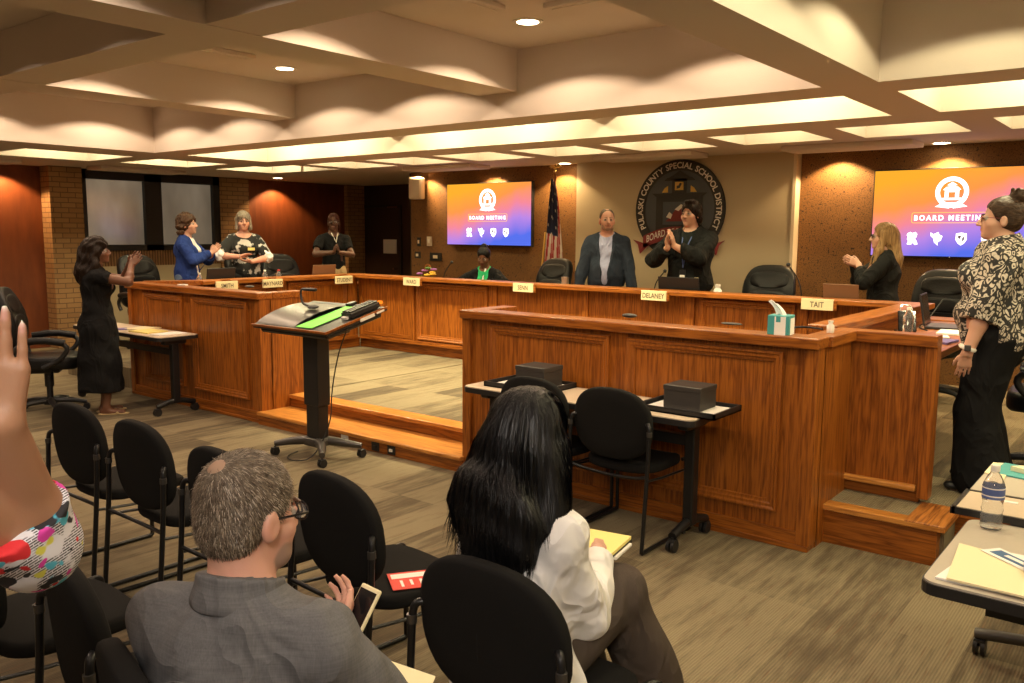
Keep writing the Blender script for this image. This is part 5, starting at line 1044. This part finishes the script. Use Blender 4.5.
# --- grey-haired woman
k = 1.74 / 1.75
f = Fig('person', 'grey-haired woman in a black and white print top, clapping with crossed forearms', (-9.60, 6.55, PZ), -118, 1.74, 'pink', True, 1.12, arms={'L': ((-.06, .285, 1.10), (-1, .1, -.55), (1, .2, .12), (0, -.2, 1), 12), 'R': ((.09, .30, 1.165), (1, .1, -.55), (-1, .15, .35), (0, .3, -1), 12)}, legs=stand(k), hairc=(.20, .16, .12), head=(0, 3, 0))
f.body(smile=.006, lip=(.45, .16, .13))
f.top('print_top', 'black_white_print', .014, .88, -.10, .016, fold=.006, neck=.105)
for sd in 'LR': F = Field(); S0, E0 = f.Sh[sd], f.el[sd]; F.cap(S0 + (E0 - S0) * .80, S0 + (E0 - S0) * .97, .070 * k, .074 * k, .01); F.mesh('sleeve_cuff', .008, 'white_shirt', f.root, folds(.006, 60))
f.pants('black_cloth', .012, .02); f.shoes('black_plastic')
def hb(F):
    q = f.hk; f.cap_hair(F, .018); f.open_face(F, -.045, .088, (.062, .07, .085))
    for g in (-1, 1): F.cap(f.hp(g * .074, .005, .03), f.hp(g * .082, .012, -.085), .026 * q, .024 * q, .02)
    F.cap(f.hp(0, -.06, .0), f.hp(0, -.07, -.09), .075 * q, .07 * q, .03); F.cap(f.hp(-.03, .070, .085), f.hp(.055, .075, .060), .020 * q, .020 * q, .012)
f.hair('hair_grey', hb, noise=wavy(.003, 60, 30))
MB().box(f.sp(.33) + f.Y * .185 - f.X * .07, (.085, .006, .035), rz=-.2).build('name_tag', 'yellow_paper', f.root)
MB().tube([f.wr['R'] + A(.0, .03 * math.cos(a), .034 * math.sin(a)) for a in [2 * PI * i / 12 for i in range(12)]], .006, 6, 0, True).build('bracelet', 'chrome', f.root)
# --- woman in the black polo
k = 1.74 / 1.75
f = Fig('person', 'smiling woman in a black polo shirt and khaki trousers, clapping before the dark brick hall', (-9.55, 7.98, PZ), -112, 1.75, 'dark', False, .93, arms={'L': ((.03, .33, 1.20), (-1, -.1, -.55), (.30, .75, .50), (1, -.2, 0), 14), 'R': ((.10, .32, 1.20), (1, -.1, -.5), (.05, .78, .55), (-1, .1, 0), 14)}, legs=stand(k), hairc=(.03, .01, .008), head=(-22, 2, 0))
f.body(smile=.008, lip=(.22, .06, .05))
f.top('polo_shirt', 'black_cloth', .012, .66, -.02, .010, fold=.005, neck=.08)
f.pants('khaki', .014, .03, top=.12); f.shoes('black_plastic')
def hb(F):
    q = f.hk; f.cap_hair(F, .006); f.open_face(F, -.025, .088, (.068, .075, .095)); F.ell(f.hp(0, -.10, .03), (.045 * q, .04 * q, .045 * q), None, .02)
    for g in (-1, 1): F.cap(f.hp(g * .078, -.02, -.0), f.hp(g * .075, -.03, -.10), .012 * q, .010 * q, .01)
f.hair('hair_auburn', hb, noise=wavy(.003, 90, 60)); f.glasses(r=.023)
MB().tube([f.N + f.Y * .06 - f.X * .045, f.sp(.40) + f.Y * .135, f.N + f.Y * .06 + f.X * .045], .007, 6).build('lanyard', 'white_plastic', f.root)
# --- seated woman at the dais
k = 1.66 / 1.75
f = Fig('person', 'seated woman in a black blazer over a green blouse, looking down at the dais', (-6.98, 8.30, PZ - .05), -160, 1.66, 'brown', True, 1.02, lean=8, pz=.60, arms={'L': ((-.16, .36, .94), (-1, -.3, -.4), (.2, 1, -.1), (0, 0, -1), 15), 'R': ((.16, .36, .94), (1, -.3, -.4), (-.2, 1, -.1), (0, 0, -1), 15)}, legs={'L': ((-.12, .40, .085), (0, 1, .6), (0, 1, 0)), 'R': ((.12, .40, .085), (0, 1, .6), (0, 1, 0))}, hairc=(.01, .008, .007), head=(4, -22, 0))
f.body(lip=(.22, .05, .05))
f.top('blouse', 'green_blouse', .010, 0, -.02, fold=.004, neck=.07); jk = f.top('blazer', 'black_cloth', .018, 1.9, -.06, .004, open_v=-.05, fold=.005, neck=.085); f.lapels(jk, 'black_lapel', .15); f.pants('black_cloth', .012, .01); f.shoes('black_plastic')
def hb(F):
    q = f.hk; f.cap_hair(F, .009); f.open_face(F, -.03, .088, (.066, .072, .094)); F.ell(f.hp(0, -.06, .13), (.042 * q, .042 * q, .036 * q), None, .015)
f.hair('hair_black', hb)
MB().box(f.sp(.36) + f.Y * .155 - f.X * .09, (.075, .006, .03)).build('name_tag', 'white_paper', f.root); MB().tube([f.N + f.Y * .06 - f.X * .03, f.sp(.34) + f.Y * .15, f.sp(.2) + f.Y * .15], .012, 6).build('scarf_tie', 'white_shirt', f.root)
# --- man in the suit jacket
k = 1.78 / 1.75
f = Fig('person', 'balding man in a dark blue suit jacket and open pale shirt, standing beside the seal', (-5.11, 8.14, PZ), -154, 1.77, 'pink', False, 1.04, arms={'L': ((-.31, .10, .79), (-1, -.5, 0), (0, .25, -1), (1, 0, 0), 25), 'R': ((.31, .13, .80), (1, -.5, 0), (0, .3, -1), (-1, 0, 0), 25)}, legs=stand(k), hairc=(.16, .12, .09), head=(14, 2, 0), belly=.035)
f.body(beard=(.34, .22, .16), lip=(.42, .17, .13))
f.top('shirt', 'pale_blue_shirt', .012, 0, -.02, fold=.003, neck=.075)
jk = f.top('suit_jacket', 'navy_suit', .024, 1.93, -.16, .002, open_v=-.02, fold=.004, neck=.088); f.lapels(jk, 'navy_lapel', .12, .062)
f.pants('khaki', .012, .02); f.shoes('black_plastic')
for g in (-1, 1): MB().tube([f.N + f.X * (g * .05) + f.Y * .02 - f.up * .01, f.N + f.X * (g * .055) + f.Y * .075 - f.up * .05, f.sp(.40) + f.X * (g * .035) + f.Y * .135], [.016, .014, .008], 6).build('shirt_collar', 'pale_blue_shirt', f.root, 60)
def hb(F): q = f.hk; f.cap_hair(F, .004, low=-.02); f.open_face(F, -.02, .082, (.085, .088, .125)); F.ell(f.hp(0, .03, .16), (.05 * q, .09 * q, .05 * q), f.R, .01, None, 'sub')
f.hair('hair_salt', hb)
# --- man in the black jacket
k = 1.84 / 1.75
f = Fig('person', 'dark-haired man in a black zip jacket clapping before the school seal', (-4.02, 8.0, PZ), -172, 1.83, 'fair', False, 1.15, arms={'L': ((.06, .32, 1.37), (-1, .1, -.9), (.15, .35, 1), (1, .1, 0), 18), 'R': ((.13, .32, 1.35), (1, -.2, -.9), (-.05, .4, 1), (-1, .1, .1), 18)}, legs=stand(k), hairc=(.02, .013, .01), head=(-14, 2, 0), belly=.03)
f.body(lip=(.42, .18, .15))
f.top('shirt', 'black_green_cloth', .010, 0, -.04, fold=.003); f.top('zip_jacket', 'black_jacket', .028, 1.92, -.14, .008, open_v=.22, fold=.007, neck=.082); f.pants('charcoal_jeans', .012, .02); f.shoes('black_plastic')
def hb(F):
    q = f.hk; f.cap_hair(F, .016); f.open_face(F, -.04, .086, (.062, .07, .092))
    for g in (-1, 1): F.cap(f.hp(g * .078, -.012, .02), f.hp(g * .085, -.035, -.06), .022 * q, .026 * q, .02)
    F.ell(f.hp(-.01, .05, .115), (.055 * q, .04 * q, .022 * q), f.R, .015); F.cap(f.hp(0, -.07, -.02), f.hp(0, -.075, -.08), .07 * q, .06 * q, .02)
f.hair('hair_dark_brown', hb, noise=wavy(.005, 60, 50))
MB().tube([f.N + f.Y * .05 - f.X * .06, f.sp(.38) + f.Y * .185 - f.X * .03, f.sp(.17) + f.Y * .215], .006, 5).tube([f.N + f.Y * .05 + f.X * .06, f.sp(.38) + f.Y * .185 + f.X * .03, f.sp(.17) + f.Y * .215], .006, 5).build('lanyard', 'label_blue', f.root); bd = MB().box(f.sp(.10) + f.Y * .225, (.065, .006, .10)); bd.build('badge', 'black_plastic', f.root); MB().box(f.sp(.085) + f.Y * .230, (.05, .006, .03)).build('badge_photo', 'white_paper', f.root); MB().box(f.sp(.06) + f.Y * .21 - f.X * .14, (.04, .006, .035)).build('logo_patch', 'cream_paper', f.root)
# --- blonde woman
k = 1.60 / 1.75
f = Fig('person', 'blonde woman with glasses in a black jacket, clapping before the right-hand display', (-2.14, 8.02, PZ), 112, 1.60, 'fair', True, 1.06, arms=clap(k, (.0, .28, 1.30), .3), legs=stand(k), hairc=(.12, .07, .04), head=(0, 2, 0))
f.body(lip=(.48, .2, .16)); f.top('jacket', 'black_jacket', .018, 1.92, -.12, .008, fold=.006, neck=.08); f.pants('black_cloth', .012, .02); f.shoes('black_plastic')
def hb(F):
    q = f.hk; f.cap_hair(F, .016); f.open_face(F, -.03, .09, (.066, .075, .10))
    for g in (-1, 1): F.cap(f.hp(g * .072, .0, .03), f.hp(g * .085, .03, -.13), .028 * q, .034 * q, .02); F.cap(f.hp(g * .085, .03, -.13), f.hp(g * .10, .08, -.30), .034 * q, .018 * q, .02)
    F.cap(f.hp(0, -.075, .0), f.hp(0, -.11, -.20), .075 * q, .08 * q, .03); F.cap(f.hp(0, -.11, -.20), f.hp(0, -.14, -.36), .08 * q, .04 * q, .03)
f.hair('hair_blonde', hb, noise=wavy(.004, 50, 22)); f.glasses(r=.024)
# --- standing woman in the patterned blouse
k = 1.75 / 1.75
f = Fig('person', 'large woman with a hair bun in a black and cream patterned blouse and black trousers', (-.86, 5.66, PZ), 96, 1.72, 'fair', True, 1.34, sw=.150, arms={'L': ((-.27, .13, .83), (-1, -.6, 0), (.15, .15, -1), (1, .2, 0), 12), 'R': ((.28, .10, .83), (1, -.5, 0), (0, .1, -1), (-1, 0, 0), 15)}, legs=stand(k, .13, .02), hairc=(.06, .04, .03), head=(8, 3, 0), belly=.05, vox=.006)
f.body(lip=(.5, .22, .18))
f.pants('black_cloth', .022, .05, r=(.105, .085, .075), top=.14); f.shoes('black_plastic')
f.top('blouse', 'leopard_blouse', .028, 1.25, -.13, .022, fold=.010, neck=.085)
for g in (-1, 1): pass
def hb(F):
    q = f.hk; f.cap_hair(F, .010, low=-.01); f.open_face(F, -.04, .075, (.085, .07, .105)); F.ell(f.hp(0, -.075, .135), (.052 * q, .050 * q, .046 * q), f.R, .010)
    for i in range(7): a = 2 * PI * i / 7; F.cap(f.hp(.035 * math.cos(a), -.075 + .035 * math.sin(a), .13), f.hp(.042 * math.cos(a + 1), -.075 + .042 * math.sin(a + 1), .175), .017 * q, .010 * q, .008)
f.hair('hair_bun_brown', hb, noise=wavy(.003, 60, 60)); f.glasses('wine_case', r=.022, th=.0016)
w = f.wr['L']; MB().tube([w + A(.036 * math.cos(a), .036 * math.sin(a), .012 * math.sin(a) + .03) for a in [2 * PI * i / 16 for i in range(16)]], .012, 6, 0, True).build('watch_strap', 'white_plastic', f.root, 60); MB().box(w + A(-.042, -.004, .032), (.014, .034, .036), bev=.005).build('watch_case', 'dark_gray_metal', f.root)
# --- seated man with glasses, seen from behind
k = 1.78 / 1.75
man = f = Fig('person', 'grey-haired man in a grey work shirt sitting with his back turned, holding a phone', (-1.45, .935, 0), 24, 1.74, 'pink', False, .98, lean=4, pz=.462, sit=True, sw=.176, arms={'L': ((-.13, .40, .66), (-.5, -.8, -.5), (.2, 1, .1), (0, 0, -1), 15), 'R': ((.075, .29, .765), (1, -.6, -.5), (-.15, .9, .45), (-.6, -.6, .6), 30)}, legs={'L': ((-.20, .52, .085), (0, 1, .8), (-.2, 1, 0)), 'R': ((.22, .52, .085), (0, 1, .8), (.2, 1, 0))}, hairc=(.14, .10, .07), head=(-22, -8, 0), vox=.0055, belly=.03)
f.body(beard=(.30, .19, .14), lip=(.45, .2, .16))
f.pants('khaki', .014, .02); f.shoes('black_plastic')
ws = f.top('work_shirt', 'grey_chambray', .020, 1.84, -.08, .008, fold=.006, neck=.070, vox=.006, ak=.03)
from mathutils.bvhtree import BVHTree
bv = BVHTree.FromPolygons([tuple(v_.co) for v_ in ws.data.vertices], [tuple(q.vertices) for q in ws.data.polygons])
def seam(pts, nm='seam'):
    out = []
    for q in pts:
        r = bv.find_nearest(V(q))
        if r[0] is not None: out.append(r[0] + r[1] * .0005)
    MB().tube(out, .0022, 6).build(nm, 'grey_chambray', f.root, 60)
for dz in (0, .012): seam([f.sp(.385 - dz - .03 * abs(u) ** 2) + f.X * (u * .20) - f.Y * .2 for u in [i / 12 - 1 for i in range(25)]])
F = Field(); n0 = f.N
F.tor(n0 - f.up * .014, n0 + f.up * .030, (.092, .086), (.082, .078), f.X, f.Y, .006); F.tor(n0 - f.up * .020 - f.Y * .004, n0 + f.up * .014, (.102, .094), (.090, .085), f.X, f.Y, .004); F.cap(n0 - f.up * .1, f.hp(0, 0, -.02), .071, .073, .004, None, 'sub'); F.half(n0 + f.up * .030 - f.Y * .01, nrm(f.up + f.Y * .25)); F.half(n0 - f.up * .028 - f.Y * .01, nrm(-f.up)); F.mesh('shirt_collar', .004, 'grey_chambray', f.root)
for g in (-1, 1): MB().tube([f.sp(.44) + f.X * (g * .19) - f.Y * .085, f.sp(.455) + f.X * (g * .10) - f.Y * .10, f.sp(.455) - f.Y * .118], .004, 5, 2).build('yoke_seam', 'grey_chambray', f.root, 60) if False else None
def hb(F):
    q = f.hk; f.cap_hair(F, .006, low=-.022); f.open_face(F, -.055, .072, (.090, .085, .115)); 
    for g in (-1, 1): F.ell(f.hp(g * .082, .012, -.040), (.03 * q, .035 * q, .045 * q), f.R, .008, None, 'sub')
hr = f.hair('hair_salt', hb, vox=.005); f.glasses(r=.024, th=.0026)
vv = np.array([v_.co for v_ in hr.data.vertices]); nn = np.array([v_.normal for v_ in hr.data.vertices]); ci = f.hp(.0, -.085, .10); k_ = int(np.argmin(((vv - ci) ** 2).sum(1))); cs, cn = vv[k_], nn[k_]; ci = cs
sel = [i for i in RNG.permutation(len(vv)) if (vv[i] - f.H) @ nn[i] > 0][:9000]
def man_path(i, p):
    n = nn[sel[i]]; out = p - ci; d = np.linalg.norm(out); out = out / (d + 1e-6); t = out - n * float(out @ n); t = t / (np.linalg.norm(t) + 1e-6)
    dn = -f.R[:, 2] * .25; L = .014 + .008 * random.random(); dirn = nrm(t * .95 + n * (.22 + .15 * random.random()) + dn + RNG.normal(0, .14, 3)); side = nrm(np.cross(dirn, n))
    return [p - n * .003, p + dirn * L * .5, p + dirn * L * .85 - n * .002, p + dirn * L - n * .006], side
keep = [i for i in range(len(sel)) if np.linalg.norm(vv[sel[i]] - ci) > .010 + .022 * random.random() or random.random() < .25]; sel = [sel[i] for i in keep]
strands('hair_strands', 'hair_strand', f.root, [vv[i] for i in sel], man_path, [(.06, .042, .029), (.15, .115, .08), (.27, .215, .155), (.38, .32, .25), (.11, .078, .054), (.20, .15, .105)], .0009)
F = Field(); F.ell(cs - cn * .0310, (.036, .036, .034), None, .01, (.36, .225, .15)); F.mesh('scalp', .004, 'skin', f.root)
ph = thing('smartphone', 'pale-framed smartphone held by the grey-shirted man', 'phone', (-1.49, 1.30, .80), -.1); MB().box((0, 0, 0), (.072, .010, .145), rx=-.62, bev=.004).build('case', 'cream_paper', ph); MB().box((0, -.0055, 0), (.062, .003, .130), rx=-.62).build('screen', 'screen_black', ph)
pw = V((-1.265, 1.16, .72)); o = MB().box((0, 0, 0), (.17, .23, .004), .5, 0, .3, .25).build('paper_sheet', 'cream_paper'); o.location = pw; tag(o, 'cream paper under the grey-shirted man\'s right forearm', 'paper')
# --- woman in the white shirt, seen from behind
k = 1.66 / 1.75
f = Fig('person', 'woman with long straight black hair in a white shirt, seated with crossed legs', (-1.42, 1.79, 0), -4, 1.66, 'fair', True, 1.0, lean=6, pz=.515, arms={'L': ((-.12, .33, .66), (-1, -.5, -.6), (.5, 1, 0), (0, 0, -1), 20), 'R': ((.04, .36, .74), (.5, -.7, -.8), (-.35, .9, .0), (-.2, 0, -1), 25)}, legs={'L': ((-.04, .46, .085), (-.1, 1, .8), (0, 1, 0)), 'R': ((.15, .52, .27), (.0, .6, 1), (.25, 1, -.35))}, hairc=(.01, .008, .008), head=(-4, -6, 0), vox=.006, sht=.395)
f.body(); f.pants('brown_tweed', .014, .035, r=(.084, .070, .06)); f.shoes('black_plastic')
def ex(F): 
    F.cap(f.sp(.05) + f.X * .14, f.sp(-.18) + f.X * .27 + f.Y * .05, .075, .075, .04, None, 'add', f.X, .5)
f.top('shirt', 'white_shirt', .030, 1.90, -.26, -.008, extra=ex, fold=.008, neck=.072, vox=.006, ak=.035)
F = Field(); F.tor(f.N - f.up * .05, f.N + f.up * .005, (.08, .07), (.066, .058), f.X, f.Y, .01); F.cap(f.N - f.up * .1, f.hp(0, 0, -.02), .054, .056, .004, None, 'sub'); F.mesh('shirt_collar', .005, 'white_shirt', f.root)
def hb(F):
    q = f.hk; F.ell(f.hp(0, -.016, .036), (.094 * q, .115 * q, .104 * q), f.R, .02); f.open_face(F, -.03, .095, (.066, .075, .10))
    a0, a1, a2, a3 = f.hp(0, -.035, .02), f.hp(-.01, -.060, -.11), f.sp(.47) - f.Y * .095 + f.X * .0, f.sp(.345) - f.Y * .150 - f.X * .03; am = f.sp(.415) - f.Y * .125 - f.X * .01
    F.tor(a0, a1, (.102, .095), (.135, .100), f.X, f.Y, .03); F.tor(a1, a2, (.135, .100), (.155, .085), f.X, f.Y, .03); F.tor(a2, am, (.155, .085), (.140, .060), f.X, f.Y, .03); F.tor(am, a3, (.140, .060), (.085, .030), f.X, f.Y, .03)
    for g in (-1, 1): F.cap(f.hp(g * .095, .01, -.02), f.sp(.43) + f.X * (g * .135) - f.Y * .02, .034, .048, .03)
hr = f.hair('hair_black', hb, vox=.005, noise=wavy(.0025, 90, 4))
vv = np.array([v_.co for v_ in hr.data.vertices]); nn = np.array([v_.normal for v_ in hr.data.vertices]); top_z = f.H[2]
cand = [i for i in RNG.permutation(len(vv)) if vv[i][2] > f.sp(.33)[2] and not (nn[i] @ f.Y > .55 and vv[i][2] < top_z)][:4200]
from mathutils.bvhtree import BVHTree
bv = BVHTree.FromPolygons([tuple(v_) for v_ in vv], [tuple(p.vertices) for p in hr.data.polygons])
def fem_path(i, p):
    pts = [p]; q = V(p); part = V(f.hp(0, .02, .13)); L = .16 + .16 * random.random(); n = V(nn[cand[i]]); tgt = V((random.uniform(-.02, .02), 0, -1))
    for j in range(6):
        d = V((q.x - part.x, q.y - part.y, 0)) * (1.6 if q.z > top_z else .0) + tgt * .8; d = d - n * d.dot(n); d.normalize(); q = q + d * (L / 6); r = bv.find_nearest(q)
        if r[0] is not None and j < 5 and q.z > f.sp(.33)[2]: n = r[1]; q = r[0] + n * (.0015 + .002 * random.random())
        pts.append(np.array(q))
    return pts, nrm(np.cross(np.array(pts[-1]) - p, np.array(n)))
strands('hair_strands', 'hair_strand', f.root, [vv[i] for i in cand], fem_path, [(.003, .003, .0035), (.005, .005, .0055), (.008, .008, .009), (.002, .002, .002)], .0013)
# loose tips below the hem of the hair
hem = [(lambda u: f.sp(.34 + .09 * abs(u) ** .8) - f.Y * (.175 - .045 * abs(u)) + f.X * (-.02 + u * .13))(random.uniform(-1, 1)) for _ in range(260)]
def tip_path(i, p): L = random.uniform(.03, .09); dx = random.uniform(-.035, .035); return [p + f.up * .05, p, p - f.up * L * .5 + f.X * dx * .5 - f.Y * .002, p - f.up * L + f.X * dx - f.Y * .001], f.X
strands('hair_tips', 'hair_strand', f.root, hem, tip_path, [(.003, .003, .0035), (.006, .006, .006)], .0016)
nb = thing('notebook', 'yellow notepad with a pen on the lap of the woman in the white shirt', 'notebook', (-1.385, 2.19, .735), f.yaw + .25); MB().box((0, 0, .0), (.15, .21, .012), bev=.002).build('cover', 'black_plastic', nb); MB().box((0, 0, .010), (.146, .205, .012)).build('pages', 'yellow_paper', nb); MB().cyl((.082, -.06, .0), (.082, .07, .0), .006, seg=8).build('pen', 'white_plastic', nb)
# --- person with raised hand at the left edge
k = 1.66 / 1.75
yw = 60
pos = V((-1.352, .198, 0)); Rz = Matrix.Rotation(math.radians(-yw), 3, 'Z')
loc = lambda p: tuple(Rz @ (V(p) - pos)); dl = lambda d: tuple(Rz @ V(d))
f = Fig('person', 'person in a newsprint-pattern top raising a hand with white-tipped nails', pos, yw, 1.78, 'tan', True, 1.08, arms={'L': ((-.26, .06, .72), (-1, -.4, 0), (0, .2, -1), (1, 0, 0), 15), 'R': (loc((-1.262, .467, 1.443)), dl((-.09, .15, -.205)), dl((-.02, .02, 1)), dl((-.80, .60, 0)), 3)}, legs=stand(k), vox=.0045, hairc=(.02, .015, .01))
f.body(nails=((.62, .33, .28), (.85, .82, .80)))
def ex(F):
    S0, E0 = f.Sh['R'], f.el['R']; F.cap(S0, S0 + (E0 - S0) * .95, .068, .062, .03); F.cap(S0 + (E0 - S0) * .9, E0 + (f.wr['R'] - E0) * .42, .058, .060, .02)
f.top('blouse', 'newsprint', .018, 0, -.16, fold=.005, neck=.085, vox=.006)
F = Field(); ex(F); E0 = f.el['R']; F.half(E0 + (f.wr['R'] - E0) * .40, f.wr['R'] - E0, .004, (E0 + (f.wr['R'] - E0) * .62, .075)); F.mesh('sleeve', .0045, 'newsprint', f.root, folds(.005, 40))
f.pants('black_cloth', .012, .02); f.shoes('black_plastic')
def hb(F): q = f.hk; f.cap_hair(F, .014); f.open_face(F); F.cap(f.hp(0, -.06, .0), f.hp(0, -.09, -.2), .075 * q, .07 * q, .03)
f.hair('hair_dark_brown', hb, vox=.007)
LW = dict(cell=55, front=26, right=55, row1=85, row2=36, left=60, wall=105, lwall=105, well=270, fill=210, exp=-.18)
# ------------------------------------------------------------------ lights
def spot(x, y, z, W, col, ang=140, blend=.06, r=.05, aim=None):
    l = bpy.data.lights.new('downlight', 'SPOT'); l.energy = W; l.color = col; l.spot_size = math.radians(ang); l.spot_blend = blend; l.shadow_soft_size = r
    o = bpy.data.objects.new('downlight', l); COL.objects.link(o); o.location = (x, y, z)
    if aim: o.rotation_euler = (V(aim) - V((x, y, z))).to_track_quat('-Z', 'Y').to_euler()
WARM = (1, .74, .50); NEUT = (1, .76, .57); YEL = (1, .86, .50)
for a, b in XC:
    for y in (4.72, 3.42): spot(a + .58, y, CT - .03, LW['cell'], WARM); spot(b - .56, y, CT - .03, LW['cell'], WARM)
    for y in (1.95, .1): spot(a + .58, y, CT - .03, LW['front'], NEUT); spot(b - .56, y, CT - .03, LW['front'], NEUT)
    for y in (-2.3,): spot((a + b) / 2, y, CT - .03, LW['front'], NEUT)
for x in (-.9, .6, 2.4):
    for y in (4.6, 3.4, 1.95, .1): spot(x, y, CT - .03, LW['right'] if y > 3 else LW['front'], YEL if y > 3 else NEUT)
for x in [-9.0, -7.9, -6.4, -5.2, -3.7, -2.45, -.9, .5, 2.2]: spot(x, 6.35, CT - .03, LW['row1'], YEL, 150)
for x in (-8.0, -6.9, -5.8, -4.7, -3.6): spot(x, 6.2, CT - .03, LW['well'], YEL, 80, .5)  # extra narrow spots, here and next line, added to brighten the well
for x in (-2.5, -1.0): spot(x, 6.2, CT - .03, LW['well'] * .4, YEL, 80, .5)
x = -1.58
for i in range(7): spot(x - .44, 7.9, CT - .03, LW['row2'], YEL, 150); x -= 1.17
for i in range(3): spot(-.84 + 1.17 * i, 7.9, CT - .03, LW['row2'], YEL, 150)
for x, y in ((-10.9, 5.0), (-10.9, 3.3), (-10.9, 1.8), (-10.9, -.5), (-10.85, 6.4), (-10.85, 7.8)): spot(x, y, CT - .03, LW['left'], YEL if y > 4 else WARM, 150)
for x in (-9.02, -7.75, -6.55, -3.0, -1.95, -.8, .5): spot(x, 9.19, CZ - .02, LW['wall'], (1, .67, .32), 125, .25, .03)
for y in (5.0, 9.5): spot(-12.75, y, CZ - .02, LW['lwall'], (1, .58, .25), 120, .3, .03)
ar = bpy.data.lights.new('foreground_fill', 'AREA'); ar.shape = 'RECTANGLE'; ar.size = 1.4; ar.size_y = 1.0; ar.energy = LW['fill']; ar.color = (1, .91, .80); ao = bpy.data.objects.new('foreground_fill', ar); COL.objects.link(ao); ao.location = (-.1, -.9, 3.0); ao.rotation_euler = (V((-1.6, 1.9, .7)) - V(ao.location)).to_track_quat('-Z', 'Y').to_euler()  # soft lamp added above and behind the camera to brighten the foreground
w = bpy.data.worlds.new('world'); S.world = w; w.use_nodes = True; w.node_tree.nodes['Background'].inputs[0].default_value = (.9, .7, .5, 1); w.node_tree.nodes['Background'].inputs[1].default_value = .02
S.view_settings.view_transform = 'Standard'; S.view_settings.look = 'None'; S.view_settings.exposure = LW['exp']
